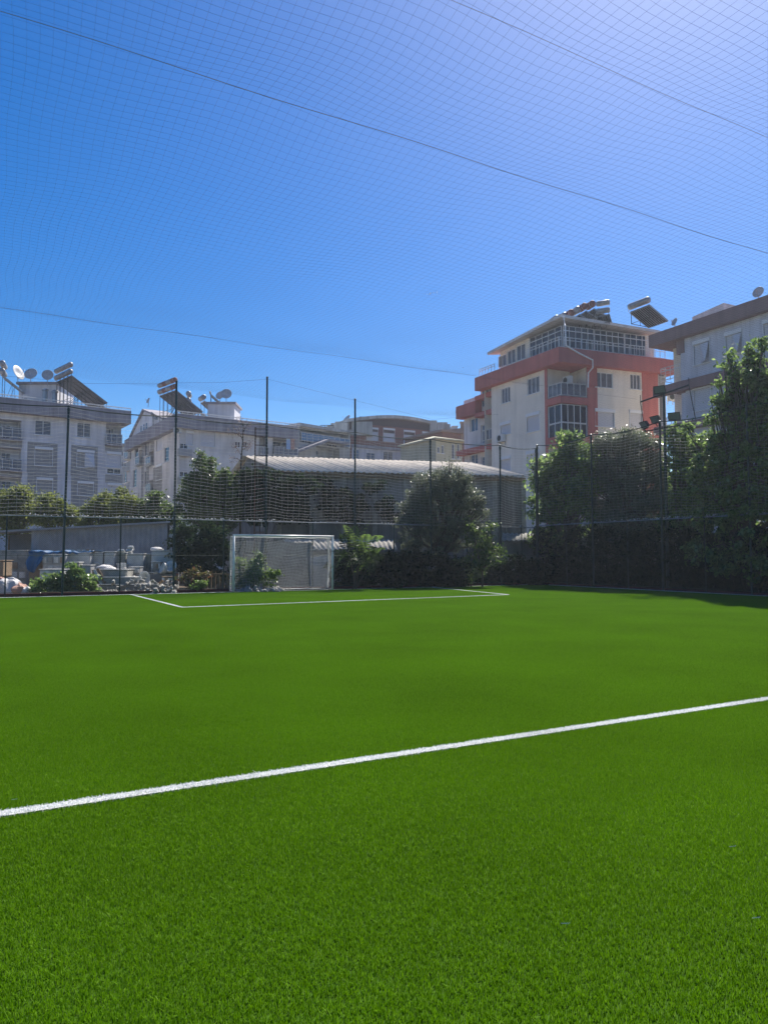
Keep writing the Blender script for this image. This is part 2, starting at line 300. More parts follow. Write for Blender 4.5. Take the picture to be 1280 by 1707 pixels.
# ------------------------------------------------------------------ fences
def sagline(p, q, sag, n, jitter=0):
    t = np.linspace(0, 1, n)[:, None]; P = np.asarray(p) * (1 - t) + np.asarray(q) * t
    P[:, 2:3] -= sag * 4 * t * (1 - t)
    if jitter: P += rng.normal(0, jitter, P.shape) * np.array([.3, .3, 1])
    return P
def fence(label, origin, d, posts, length, htop, hlow, lowposts, tall, off):
    """posts: distances along d. tall: {index: height}"""
    o = np.array([*origin, 0.]); d = np.array([*d, 0.]); n = np.array([-d[1], d[0], 0.])
    t = thing('pitch_fence', o, label, 'fence')
    for i, u in enumerate(posts):
        h = tall.get(i, htop[0]); lean = rng.normal(0, .03, 2)
        m = MB(); m.tube([o + d * u - Z * .05, o + d * (u + lean[0]) + Z * h], .042, 8); m.lathe(o + d * (u + lean[0]) + Z * h, [(.055, 0), (.055, .02), (.0, .05)], 8)
        for hz in (hlow, htop[0] - .15): m.tube([o + d * (u + lean[0] * hz / h) + Z * (hz - .06), o + d * (u + lean[0] * hz / h) + Z * (hz + .06)], .055, 8)
        m.build('post', 'green_metal', t)
    for u in lowposts:
        m = MB(); m.tube([o + d * u - Z * .05, o + d * u + Z * hlow], .026, 6); m.build('thin_post', 'green_metal', t)
    m = MB()
    for a, b in zip(posts[:-1], posts[1:]):
        m.tube(sagline(o + d * a + Z * htop[0], o + d * b + Z * htop[0], htop[1], 7), .022, 6, cap=False)
    m.build('top_rail', 'green_metal', t)
    m = MB(); m.tube([o + d * posts[0] + Z * hlow, o + d * posts[-1] + Z * hlow], .022, 6); m.build('middle_rail', 'galvanised', t)
    m = MB(); m.tube([o + d * posts[0] + Z * 1.45, o + d * posts[-1] + Z * 1.45], .006, 4); m.tube([o + d * posts[0] + Z * .15, o + d * posts[-1] + Z * .15], .008, 4); m.build('tension_wire', 'wire_green', t)
    # chain link below
    L = []; c = .075
    a0, a1 = posts[0], posts[-1]; H = hlow
    u = a0 - H
    while u < a1:
        for s_ in (1, -1):
            ua, ub = (u, u + H) if s_ == 1 else (u + H, u)
            za, zb = .1, H
            # clip to a0..a1
            P, Q = np.array([ua, za]), np.array([ub, zb])
            lo = min(P[0], Q[0]); hi = max(P[0], Q[0])
            if hi <= a0 or lo >= a1: continue
            def cut(P, Q, x): k_ = (x - P[0]) / (Q[0] - P[0]); return P + (Q - P) * k_
            if P[0] < a0: P = cut(P, Q, a0)
            if Q[0] < a0: Q = cut(P, Q, a0)
            if P[0] > a1: P = cut(P, Q, a1)
            if Q[0] > a1: Q = cut(P, Q, a1)
            L.append(np.array([o + d * P[0] + Z * P[1], o + d * Q[0] + Z * Q[1]]))
        u += c
    V, F = polytubes(L, .0016); npmesh('chain_link', V, F, 'wire_green', t)
    # hanging knotted net above
    L = []; cell = .13; nz = int((htop[0] - hlow) / cell); ph = rng.uniform(0, 6, 8)
    def net(u, z):
        # bay sag: the net hangs from the top rail and is gathered at each post
        us = np.asarray(u, float); zz = np.asarray(z, float); k_ = (zz - hlow) / (htop[0] - hlow)
        bay = np.zeros_like(us)
        for a, b in zip(posts[:-1], posts[1:]):
            s_ = (us >= a) & (us <= b); tt = (us - a) / (b - a); bay = np.where(s_, 4 * tt * (1 - tt), bay)
        sag = bay * (.10 + .10 * np.sin(k_ * 3 + us * .35 + ph[0])) * np.clip(k_ * 6, .15, 1)
        z2 = zz - sag + .02 * np.sin(us * 2.1 + ph[1] + k_ * 5) + .014 * np.sin(us * 5.3 + k_ * 9)
        nn = off + .05 * np.sin(us * 1.3 + k_ * 4 + ph[2]) * np.sin(k_ * 3.14)
        return o + d * (us + .02 * np.sin(zz * 4 + us))[:, None] + Z * z2[:, None] + n * nn[:, None]
    for i in range(nz + 1):
        us = np.arange(posts[0], posts[-1] + .01, .2); z = hlow + .04 + i * (htop[0] - hlow - .08) / nz
        L.append(net(us, np.full_like(us, z)) + rng.normal(0, .004, (len(us), 1)) * Z)
    V, F = polytubes(L, .0036); hn = npmesh('net', V, F, 'cord_white', t)
    L = []
    for u in np.arange(posts[0] + .05, posts[-1], cell * 2):
        zs = np.linspace(hlow + .04, htop[0] - .04, 10); L.append(net(np.full_like(zs, u), zs))
    V, F = polytubes(L, .0022); npmesh('net_strands', V, F, 'cord_white', t)
    # scraps, dry leaves and ties caught along the middle rail
    m = MB()
    for _ in range(int((posts[-1] - posts[0]) * 9)):
        u = random.uniform(posts[0], posts[-1]); 
        if random.random() < .5: u = posts[0] + 8 + random.gauss(0, 2.4)
        if not posts[0] < u < posts[-1]: continue
        c = o + d * u + Z * (hlow + random.uniform(.02, .09)) + n * random.uniform(-.05, .05); a = rng.normal(0, 1, 3); a /= np.linalg.norm(a); b = np.cross(a, rng.normal(0, 1, 3)); b /= np.linalg.norm(b)
        s_ = random.uniform(.02, .06); m.quad(c - a * s_, c + b * s_ * .5, c + a * s_, c - b * s_ * .5)
    for _ in range(14):
        u = random.uniform(posts[0], posts[-1]); c = o + d * u + Z * hlow; m.tube([c, c - Z * random.uniform(.08, .3) + d * random.uniform(-.03, .03)], .006, 4)
    m.build('caught_leaves', 'sack_white', t)
    return t
fp = [-1.1, 2.85, 6.8, 10.52, 14.62, 18.57, 22.6, 24.86]
fence('tall green fence with a hanging white net behind the goal', (0, FY), (1, 0), fp, 26, (6.88, .10), 2.85, [1.02, 4.82, 8.75, 12.6, 16.57, 20.6, 23.9], {2: 8.25, 3: 8.85, 4: 8.35}, -.05)
rp = [float(onX(p, 900, FX)[1]) for p in (893, 988, 1103, 1250)] ; rp = [28.93, rp[1], rp[2], rp[3], 13.2, 9.0, 4.6]
fence('tall green fence with a hanging net along the shaded trees', (FX, 28.93), (0, -1), [28.93 - y for y in rp], 26, (7.05, .16), 2.95, [28.93 - y for y in (26.9, 23.1, 19.2, 15.1)], {}, .05)
# ------------------------------------------------------------------ roof net and its cables
RH = 8.2
CY = [(6.75 / .943, 'thin dark cable carrying the roof net, highest in the sky'), (6.75 / .673, 'long brown rope carrying the roof net across the upper sky'), (6.75 / .3006, 'faint cable under the roof net above the far buildings')]
ys = [1.0] + [c[0] for c in CY] + [FY]; ys = [-3.0, 3.5, CY[0][0], CY[1][0], CY[2][0], FY]
def roofz(x, y):
    x = np.asarray(x, float); y = np.asarray(y, float); z = np.full_like(x + y, RH)
    for a, b in zip(ys[:-1], ys[1:]):
        s_ = (y >= a) & (y <= b); t_ = (y - a) / (b - a); z = np.where(s_, z - 4 * t_ * (1 - t_) * min(.45, .035 * (b - a) + .02), z)
    edge = np.clip((x - 20.5) / (FX - 20.5), 0, 1); z = z - edge ** 1.6 * 1.05
    far = np.clip((y - 24) / (FY - 24), 0, 1); z = z - far ** 1.5 * .25
    return z + .035 * np.sin(x * 1.1 + y * .4) + .025 * np.sin(y * 1.7 - x * .5)
t = thing('roof_net', (8, 12, RH), 'fine square mesh net stretched over the whole pitch', 'net')
L = []; cell = .15
for x in np.arange(-11, FX, cell):
    y = np.arange(-2, FY + .01, .45); wob = .05 * np.sin(y * .6 + x * .35) + .03 * np.sin(y * 1.9 + x); L.append(np.stack([x + wob, y, roofz(x + wob, y)], 1))
V, F = polytubes(L, .0013); npmesh('long_strands', V, F, 'cord_roof', t)
L = []
for y in np.arange(-2, FY, cell):
    x = np.arange(-11, FX + .01, .45); wob = .05 * np.sin(x * .7 + y * .3) + .03 * np.sin(x * 2.1 + y); L.append(np.stack([x, y + wob, roofz(x, y + wob)], 1))
V, F = polytubes(L, .0013); npmesh('cross_strands', V, F, 'cord_roof', t)
for (y, lab), rr, mm in zip(CY, (.0028, .0042, .004), ('rope', 'rope', 'rope')):
    m = MB(); x = np.linspace(-11, FX, 60); P = np.stack([x, np.full_like(x, y), RH + .012 + .015 * np.sin(x * 1.3)], 1)
    m.tube(list(P), rr, 6)
    tag(m.build('net_cable', mm), lab, 'cable')
m = MB(); m.tube([(6.8, FY, 8.2), (8.6, FY, 8.42), (10.52, FY, 8.78), (14.62, FY, 8.3), (18.0, FY - 1, 7.6), (21, FY - 2, 7.95)], .004, 4); m.tube([(-6, FY + .02, 7.7), (0, FY + .02, 7.75), (3.5, FY, 7.8), (6.8, FY, 8.15)], .004, 4)
tag(m.build('stay_wire', 'black_rubber'), 'thin stay wire joining the tall fence post tops', 'wire')
for px, py, s_, mm, lab in ((720, 489, .041, 'sack_white', 'shredded pale scrap caught in the middle of the roof net'), (771, 613, .035, 'black_rubber', 'small dark leaf caught in the roof net')):
    p = CAM + ray(px, py) * ((RH - .15 - CAMZ) / ray(px, py)[2]); m = MB()
    for i in range(8 if s_ > .04 else 2):
        c = p + rng.normal(0, s_ * (1.5 if s_ > .04 else .2), 3) * np.array([1.5, 1.5, .3]); a = rng.normal(0, 1, 3) * s_ * .5; b = rng.normal(0, 1, 3) * s_ * .22; m.quad(c - a, c + b, c + a, c - b)
    tag(m.build('caught_scrap', mm), lab, 'scrap')
# ------------------------------------------------------------------ goal
gx0, gx1, gy, gh = 9.0, 13.28, LY - .02, 2.25
t = thing('football_goal', ((gx0 + gx1) / 2, gy, 0), 'white football goal with netting in front of the far fence', 'goal')
for x in (gx0, gx1):
    m = MB(); m.tube([(x, gy, 0), (x, gy, gh)], .042, 12); m.build('post', 'white_metal', t, True)
m = MB(); m.tube([(gx0 - .04, gy, gh), (gx1 + .04, gy, gh)], .042, 12); m.build('crossbar', 'white_metal', t, True)
m = MB()
gb = .42; gd = .95   # top depth, bottom depth of the net
GB = min(gd, FY - .10 - gy); 
for x in (gx0, gx1):
    m.tube([(x, gy, gh - .02), (x, gy + gb, gh - .05), (x, gy + GB, .06), (x, gy, .04)], .016, 6)
m.tube([(gx0, gy + GB, .06), (gx1, gy + GB, .06)], .016, 6); m.tube([(gx0, gy + gb, gh - .05), (gx1, gy + gb, gh - .05)], .014, 6)
m.build('net_frame', 'white_metal', t, True)
L = []; c = .062
def back(u, v):   # v 0 top .. 1 bottom
    y = gy + gb + (GB - gb) * v; z = (gh - .06) * (1 - v) + .03; return np.stack([u, y - .10 * np.sin(math.pi * v) * np.sin(math.pi * (u - gx0) / (gx1 - gx0)) + .03 * np.sin(u * 5 + v * 4), z], 1)
for u in np.arange(gx0, gx1, c):
    v = np.linspace(0, 1, 12); L.append(back(np.full_like(v, u) + .05 * np.sin(v * 9 + u), v))
    yy = np.linspace(gy + .03, gy + gb, 4); L.append(np.stack([np.full_like(yy, u), yy, gh - .03 - .05 * np.sin((yy - gy) / gb * 3.14)], 1))
for v in np.arange(0, 1, c / 2.2):
    u = np.linspace(gx0, gx1, 34); L.append(back(u, np.clip(np.full_like(u, v) + .012 * np.sin(u * 4 + v * 8), 0, 1)))
for y in np.arange(gy + .04, gy + gb, c):
    u = np.linspace(gx0, gx1, 24); L.append(np.stack([u, np.full_like(u, y), gh - .03 - .05 * np.sin((y - gy) / gb * 3.14) + .01 * np.sin(u * 7)], 1))
for x in (gx0, gx1):
    for z in np.arange(.05, gh, c):
        yb = gy + gb + (GB - gb) * (1 - z / gh); yy = np.linspace(gy, yb, 5); L.append(np.stack([x + .05 * np.sin((yy - gy) * 5) * (1 if x > 11 else -1) * (z / gh), yy, np.full_like(yy, z)], 1))
    for y in np.arange(gy + .05, gy + GB, c):
        zt = gh - .04 if y < gy + gb else gh * (1 - (y - gy - gb) / (GB - gb)); zz = np.linspace(.04, max(.08, zt), 10); L.append(np.stack([x + .05 * np.sin(zz * 3 + y * 8) * (1 if x > 11 else -1), np.full_like(zz, y), zz], 1))
# gathered folds of slack netting by the posts
for x, s_ in ((gx0 + .02, -1), (gx1 - .22, 1)):
    for k_ in range(14):
        z = np.linspace(gh - .05, .1, 14); L.append(np.stack([x + s_ * .10 * np.sin((gh - z) * 1.6) + k_ * .012 + .03 * np.sin(z * 3 + k_), gy + .12 + .05 * np.sin(z * 2 + k_) + .02 * k_, z], 1))
V, F = polytubes(L, .0034); npmesh('goal_net', V, F, 'cord_goal', t)
# ------------------------------------------------------------------ building kit
class Face:
    """vertical plane through ground points A,B; u metres from A, z height, n outward normal"""
    def __init__(s, A, B, inside):
        s.A = np.array([*A[:2], 0.]); s.B = np.array([*B[:2], 0.]); s.L = np.linalg.norm(s.B - s.A); s.d = (s.B - s.A) / s.L
        s.n = np.array([-s.d[1], s.d[0], 0.]); c = np.array([*inside[:2], 0.])
        if (c - s.A).dot(s.n) > 0: s.n = -s.n
    def p(s, u, z, o=0.): return s.A + s.d * u + Z * z + s.n * o
    def uz(s, px, py, o=0.):
        r = ray(px, py); A = s.A + s.n * o; k_ = (A - CAM).dot(s.n) / r.dot(s.n); P = CAM + r * k_; return (P - A).dot(s.d), P[2]
    def rect(s, x0, y0, x1, y1, o=0.):
        ym = (y0 + y1) / 2; xm = (x0 + x1) / 2
        u0 = s.uz(x0, ym, o)[0]; u1 = s.uz(x1, ym, o)[0]; z1 = s.uz(xm, y0, o)[1]; z0 = s.uz(xm, y1, o)[1]
        return min(u0, u1), max(u0, u1), z0, z1
    def box(s, m, u0, u1, z0, z1, o0, o1):
        m.hexa([s.p(u0, z0, o0), s.p(u1, z0, o0), s.p(u1, z0, o1), s.p(u0, z0, o1), s.p(u0, z1, o0), s.p(u1, z1, o0), s.p(u1, z1, o1), s.p(u0, z1, o1)]); return m
    def wall(s, m, u0, u1, z0, z1, holes, o=0.):
        us = sorted({u0, u1, *[min(max(h[k_], u0), u1) for h in holes for k_ in (0, 1)]}); zs = sorted({z0, z1, *[min(max(h[k_], z0), z1) for h in holes for k_ in (2, 3)]})
        for a, b in zip(us[:-1], us[1:]):
            for c, e in zip(zs[:-1], zs[1:]):
                um, zm = (a + b) / 2, (c + e) / 2
                if any(h[0] < um < h[1] and h[2] < zm < h[3] for h in holes): continue
                m.quad(s.p(a, c, o), s.p(b, c, o), s.p(b, e, o), s.p(a, e, o), [(a, c), (b, c), (b, e), (a, e)])
        for h in holes:
            a, b, c, e, dp = h[:5]; a = max(a, u0); b = min(b, u1); q = o - dp
            m.quad(s.p(a, c, o), s.p(a, e, o), s.p(a, e, q), s.p(a, c, q), [(0, c), (0, e), (dp, e), (dp, c)]); m.quad(s.p(b, c, o), s.p(b, e, o), s.p(b, e, q), s.p(b, c, q), [(0, c), (0, e), (dp, e), (dp, c)])
            m.quad(s.p(a, c, o), s.p(b, c, o), s.p(b, c, q), s.p(a, c, q), [(a, 0), (b, 0), (b, dp), (a, dp)]); m.quad(s.p(a, e, o), s.p(b, e, o), s.p(b, e, q), s.p(a, e, q), [(a, 0), (b, 0), (b, dp), (a, dp)])
            m.quad(s.p(a, c, q), s.p(b, c, q), s.p(b, e, q), s.p(a, e, q), [(a, c), (b, c), (b, e), (a, e)])
        return m
def window(F, r, par, o=0., n=2, glass='window_glass', sill=True, frame='white_frame', dp=.14, fw_=.045, trans=0):
    u0, u1, z0, z1 = r[:4]; q = o - dp
    m = MB(); F.box(m, u0 + .02, u1 - .02, z0 + .02, z1 - .02, q + .01, q + .03); g_ = m.build('window', glass, par)
    m = MB(); a, b = q + .035, q + .09
    F.box(m, u0, u1, z0, z0 + fw_, a, b); F.box(m, u0, u1, z1 - fw_, z1, a, b); F.box(m, u0, u0 + fw_, z0 + fw_, z1 - fw_, a, b); F.box(m, u1 - fw_, u1, z0 + fw_, z1 - fw_, a, b)
    for k_ in range(1, n):
        u = u0 + (u1 - u0) * k_ / n; F.box(m, u - fw_ * .6, u + fw_ * .6, z0 + fw_, z1 - fw_, a, b)
    if trans: z = z0 + (z1 - z0) * trans; F.box(m, u0 + fw_, u1 - fw_, z - .03, z + .03, b + .002, b + .02)
    m.build('frame', frame, g_)
    if sill:
        m = MB(); F.box(m, u0 - .08, u1 + .08, z0 - .06, z0 - .003, o - .1, o + .09); m.build('sill', 'white_frame', g_)
    return g_
def shutter(F, r, par, o=0., open_=0., dp=.14, ajar=False):
    """roller shutter in its box; open_ = share of the window left showing at the bottom"""
    u0, u1, z0, z1 = r[:4]; q = o - dp; zc = z0 + (z1 - z0) * open_
    m = MB(); F.box(m, u0 + .02, u1 - .02, z0, z1 - .02, q + .005, q + .03); g_ = m.build('window', 'window_glass', par)
    m = MB(); F.box(m, u0 - .05, u1 + .05, z1 - .2, z1 + .05, o - .06, o + .10); m.build('shutter_box', 'white_frame', g_)
    m = MB(); k_ = 0; z = zc
    while z < z1 - .2: 
        F.box(m, u0, u1, z, z + .052, q + .05, q + .075); z += .056
    m.build('shutter', 'shutter', g_)
    m = MB(); F.box(m, u0 - .04, u0, z0, z1 - .2, q + .03, o + .03); F.box(m, u1, u1 + .04, z0, z1 - .2, q + .03, o + .03); F.box(m, u0 - .08, u1 + .08, z0 - .06, z0 - .003, o - .1, o + .09); m.build('frame', 'white_frame', g_)
    if ajar:
        m = MB(); ua = u0 + (u1 - u0) * .45
        m.hexa([F.p(ua, z0 + .02, o + .02), F.p(u1, z0 + .02, o + .45), F.p(u1, z0 + .02, o + .48), F.p(ua, z0 + .02, o + .05), F.p(ua, z1 - .25, o + .02), F.p(u1, z1 - .25, o + .05), F.p(u1, z1 - .25, o + .08), F.p(ua, z1 - .25, o + .05)]); m.build('raised_shutter', 'shutter', g_)
    return g_
def railing(F, u0, u1, z0, h, par, o=.05, n=6, glass=None, mat_='white_metal', bars=0, name='railing', ends=0.):
    m = MB()
    def pth(u, z): return F.p(u, z, o)
    for k_ in range(n + 1):
        u = u0 + (u1 - u0) * k_ / n; m.tube([pth(u, z0), pth(u, z0 + h)], .025, 6)
    for z in ([z0 + h, z0 + h * .12] + ([z0 + h * .75] if not glass else [])): m.tube([pth(u0, z), pth(u1, z)], .025, 6)
    for k_ in range(bars):
        z = z0 + h * (.12 + .88 * (k_ + 1) / (bars + 1)); m.tube([pth(u0, z), pth(u1, z)], .012, 4)
    if ends:
        for u in (u0, u1):
            for z in (z0 + h, z0 + h * .12): m.tube([F.p(u, z, o), F.p(u, z, o - ends)], .025, 6)
    g_ = m.build(name, mat_, par)
    if glass:
        m = MB()
        for k_ in range(n):
            a = u0 + (u1 - u0) * k_ / n + .04; b = u0 + (u1 - u0) * (k_ + 1) / n - .04; F.box(m, a, b, z0 + h * .16, z0 + h * .94, o - .008, o + .008)
        m.build('glass_panel', glass, g_)
    return g_
def slab(F, m, u0, u1, z0, z1, o0, o1): return F.box(m, u0, u1, z0, z1, o0, o1)
def poly_prism(m, pts, z0, z1):
    P = [np.array([*p[:2], 0.]) for p in pts]; n = len(P); i = len(m.v)
    m.v += [p + Z * z0 for p in P] + [p + Z * z1 for p in P]
    m.f.append(tuple(range(i, i + n))[::-1]); m.f.append(tuple(range(i + n, i + 2 * n)))
    for k_ in range(n): m.f.append((i + k_, i + (k_ + 1) % n, i + n + (k_ + 1) % n, i + n + k_))
def grow(pts, e):
    """offset a footprint outwards by e"""
    P = [np.array(p[:2], float) for p in pts]; c = sum(P) / len(P); out = []
    n = len(P)
    for i in range(n):
        a, b, d_ = P[i - 1], P[i], P[(i + 1) % n]; e1 = (b - a) / np.linalg.norm(b - a); e2 = (d_ - b) / np.linalg.norm(d_ - b)
        n1 = np.array([e1[1], -e1[0]]); n2 = np.array([e2[1], -e2[0]])
        if n1.dot(b - c) < 0: n1 = -n1
        if n2.dot(b - c) < 0: n2 = -n2
        k_ = (n1 + n2) / (1 + n1.dot(n2)); out.append(b + k_ * e)
    return out
def ac_unit(F, u, z, par_label, o=.05, w_=.8, h_=.55):
    t_ = thing('air_conditioner', F.p(u + w_ / 2, z, o), par_label, 'air conditioner')
    m = MB(); F.box(m, u, u + w_, z, z + h_, o, o + .3); m.build('casing', 'plastic_white', t_, bevel=.02)
    m = MB(); m.lathe(F.p(u + w_ * .38, z + h_ / 2, o + .302), [(.0, 0), (h_ * .4, 0), (h_ * .4, .01), (.03, .015)], 16, F.n); m.build('fan_grille', 'dark_metal', t_)
    m = MB(); F.box(m, u + .1, u + .14, z - .3, z, o - .05, o); F.box(m, u + w_ - .14, u + w_ - .1, z - .3, z, o - .05, o); F.box(m, u + .1, u + .14, z - .05, z - .005, o, o + .3); F.box(m, u + w_ - .14, u + w_ - .1, z - .05, z - .005, o, o + .3); m.build('bracket', 'galvanised', t_)
def dish(p, r, ax, label):
    t_ = thing('satellite_dish', p - Z * (r + .5), label, 'satellite dish'); ax = np.asarray(ax, float); ax /= np.linalg.norm(ax)
    m = MB(); m.lathe(p, [(0.001, -.18 * r), (r * .5, -.12 * r), (r * .85, -.03 * r), (r, .05 * r), (r * .98, .07 * r), (r * .5, -.09 * r), (.001, -.14 * r)], 20, ax, 1, 1.08); m.build('reflector', 'dish', t_, True)
    m = MB(); m.tube([p - Z * (r + .5), p - ax * .2 * r - Z * .1 * r], .035, 6); m.build('mast', 'galvanised', t_)
    m = MB(); s_ = np.cross(ax, Z); m.tube([p - Z * r * .95, p + ax * r * .95 - Z * .1 * r], .018, 5); m.tube([p + ax * r * .9 - Z * .1 * r, p + ax * r * 1.05 - Z * .1 * r], .05, 8); m.build('feed_arm', 'galvanised', t_)
def heater(p, face, L, W, tilt, h, label, group=None, tank='tank_metal', tr=.27, npan=2, double=False, pf='galvanised'):
    """p: centre of the foot of the stand (under the high edge); face: horizontal direction the collector faces (falls toward)"""
    t_ = thing('solar_water_heater', p, label, 'solar water heater', group); f = np.array([*face[:2], 0.]); f /= np.linalg.norm(f); s_ = np.cross(Z, f); p = np.asarray(p, float)
    c, q = math.cos(tilt), math.sin(tilt); e = f * c - Z * q; nn = f * q + Z * c
    top = p + Z * (h + L * q)
    for k_ in range(npan):
        w1 = W / npan; cc = top + e * L / 2 + s_ * (-W / 2 + w1 * (k_ + .5))
        m = MB(); m.obox(cc, e, s_, nn, L / 2, w1 / 2 - .03, .045); g_ = m.build('collector_panel', 'collector', t_)
        m = MB()
        for sg in (-1, 1): m.obox(cc + s_ * sg * (w1 / 2 - .02), e, s_, nn, L / 2 + .02, .02, .06); m.obox(cc + e * sg * (L / 2 + .01), e, s_, nn, .02, w1 / 2 - .045, .06)
        for k2 in range(1, max(2, int(w1 / .16))): m.obox(cc + s_ * (-w1 / 2 + w1 * k2 / max(2, int(w1 / .16))) - nn * .055, e, s_, nn, L / 2 - .05, .012, .01)
        m.build('panel_frame', pf, g_)
    tc = [top + Z * (tr + .12) - e * .1] + ([top + Z * (tr * 3 + .3) - e * .1] if double else [])
    for q_ in tc:
        m = MB(); m.lathe(q_ - s_ * W * .5, [(.001, -.04), (tr * .8, -.02), (tr, .05), (tr, W - .05), (tr * .8, W + .02), (.001, W + .04)], 18, s_); tk = m.build('tank', tank, t_, True)
        for k_ in (.12, .88): m = MB(); m.lathe(q_ - s_ * W * .5 + s_ * W * k_, [(tr + .012, -.03), (tr + .012, .03)], 18, s_); m.build('tank_band', 'galvanised', tk)
    m = MB()
    for sg in (-1, 1):
        a = s_ * sg * (W / 2 - .08); hi = top + a - Z * .02; lo = top + e * L + a
        m.tube([p + a, hi + Z * (.1 if not double else tr * 2 + .2)], .028, 6); m.tube([hi, lo - nn * .06], .025, 6); m.tube([p + a, np.array([lo[0], lo[1], p[2]])], .022, 6); m.tube([lo - nn * .05, np.array([lo[0], lo[1], p[2]])], .022, 6)
        md_ = top + e * L * .5 + a; m.tube([np.array([md_[0], md_[1], p[2]]), md_ - nn * .05], .02, 6); m.tube([p + a, md_ - nn * .05], .018, 6)
    m.tube([p + s_ * (W / 2 - .08) + Z * h, p - s_ * (W / 2 - .08) + Z * h], .02, 6); m.build('stand', 'dark_metal', t_)
    m = MB(); m.tube([tc[0] + s_ * (W * .5 + .05), tc[0] + s_ * (W * .5 + .12) - Z * .3, top + e * .2 + s_ * (W * .5 + .08), top + e * L * .9 + s_ * (W * .5 + .06)], .018, 5); m.build('pipe', 'galvanised', t_)
    return t_
def dirc(deg):   # horizontal direction: 0 = camera right, 90 = away
    a = R(deg); return r0 * math.cos(a) + f0 * math.sin(a)
def shell(par, pts, z1, m, faces, part='wall'):
    """closed body: faces = {edge index: holes}; other edges plain"""
    c = sum(np.array(p[:2]) for p in pts) / len(pts); mb = MB(); FF = []
    for i in range(len(pts)):
        F = Face(pts[i], pts[(i + 1) % len(pts)], c); FF.append(F); F.wall(mb, 0, F.L, 0, z1, faces.get(i, []))
    k_ = len(mb.v); mb.v += [np.array([*p[:2], z1]) for p in pts]; mb.f.append(tuple(range(k_, k_ + len(pts))))
    mb.build(part, m, par)
def H(F, rects, dp=.14, o=0.): return [F.rect(*r, o) + (dp,) for r in rects]
# ================= A: grey apartment house far left
A0, A1 = xy(0, 68), xy(211, 74.5); d = (A1 - A0) / np.linalg.norm(A1 - A0); nA = np.array([-d[1], d[0]]); nA = nA if nA.dot(f0[:2]) > 0 else -nA
aL, aR = A0 - d * 16, A1 - d * .75
b = thing('apartment_building', ((aL + aR) / 2).tolist() + [0], 'long grey apartment block with stone panels at the far left edge', 'apartment building', 'apartment blocks around the pitch')
P = [aL, aR, aR + nA * 12, aL + nA * 12]; F = Face(P[0], P[1], (aL + aR) / 2 + nA * 6)
zt = F.uz(100, 675)[1]; zb = F.uz(100, 697)[1]
wins = H(F, [(59, 701, 86, 725), (129, 705, 152, 729)]); shs = H(F, [(59, 746, 88, 776), (129, 751, 157, 779), (62, 797, 88, 822), (130, 803, 156, 826), (62, 846, 88, 870)])
log = H(F, [(-12, 699, 36, 731), (-12, 746, 36, 783), (-12, 794, 36, 832), (177, 706, 202.5, 741)], 1.3) 
shs2 = H(F, [(179, 754, 202, 779), (180, 806, 202, 828)]); gl = H(F, [(179, 781, 202, 790), (180, 831, 202, 840)])
lw = H(F, [(-75, 690, -50, 715), (-75, 738, -50, 764), (-120, 686, -98, 712), (-120, 732, -98, 760)])
shell(b, P, zb + .02, 'grey_plaster', {0: wins + shs + log + shs2 + gl + lw})
m = MB(); poly_prism(m, grow(P, .75), zb, zt); m.build('parapet', 'parapet_grey', b)
for r in wins: window(F, r, b, n=2, glass='curtained_glass')
for i, r in enumerate(shs): shutter(F, r, b, open_=[.06, 0, .0, .3, 0][i], ajar=(i == 1))
for r in shs2 + lw: shutter(F, r, b)
for r in gl: window(F, r, b, n=2, sill=False)
for r in log:
    u0, u1, z0, z1 = r[:4]
    window(F, (u0 + (u1 - u0) * .35, u1 - (u1 - u0) * .3, z0 + .05, z1 - .35), b, o=-1.3 + .16, n=2, glass='curtained_glass', sill=False)
    m = MB(); F.box(m, u0 - .05, u1 + .08, z0 - .18, z0 - .005, -1.2, .35); m.build('balcony_slab', 'parapet_grey', b)
    railing(F, u0, u1 + .03, z0, 1.0, b, o=.28, n=3, glass='curtained_glass' if u0 > 5 else 'blue_glass', mat_='white_metal', ends=.25)
for r in [(46, 738, 96, 790), (119, 743, 163, 794), (46, 790, 96, 842), (119, 795, 163, 846), (-12, 731.5, 37.5, 745), (-12, 783.5, 37.5, 793), (176, 742, 204, 753), (176, 791, 204, 805)]:
    u0, u1, z0, z1 = F.rect(*r); m = MB(); hs = [h for h in shs + shs2 + gl + log if h[0] > u0 - .1 and h[1] < u1 + .1]
    F.wall(m, u0, u1, z0, z1, [(h[0] - .07, h[1] + .07, h[2] - .07, h[3] + .07, .03) for h in hs if h[3] > z0 and h[2] < z1] if len(hs) and r[3] - r[1] > 20 else [], .03)
    for q in (u0, u1): m.quad(F.p(q, z0, 0), F.p(q, z1, 0), F.p(q, z1, .03), F.p(q, z0, .03))
    m.f = m.f if True else m.f
    m.build('stone_cladding', 'stone_cladding', b)
railing(F, 0, F.L + .7, zt + .02, .28, b, o=.7, n=26, name='roof_rail')
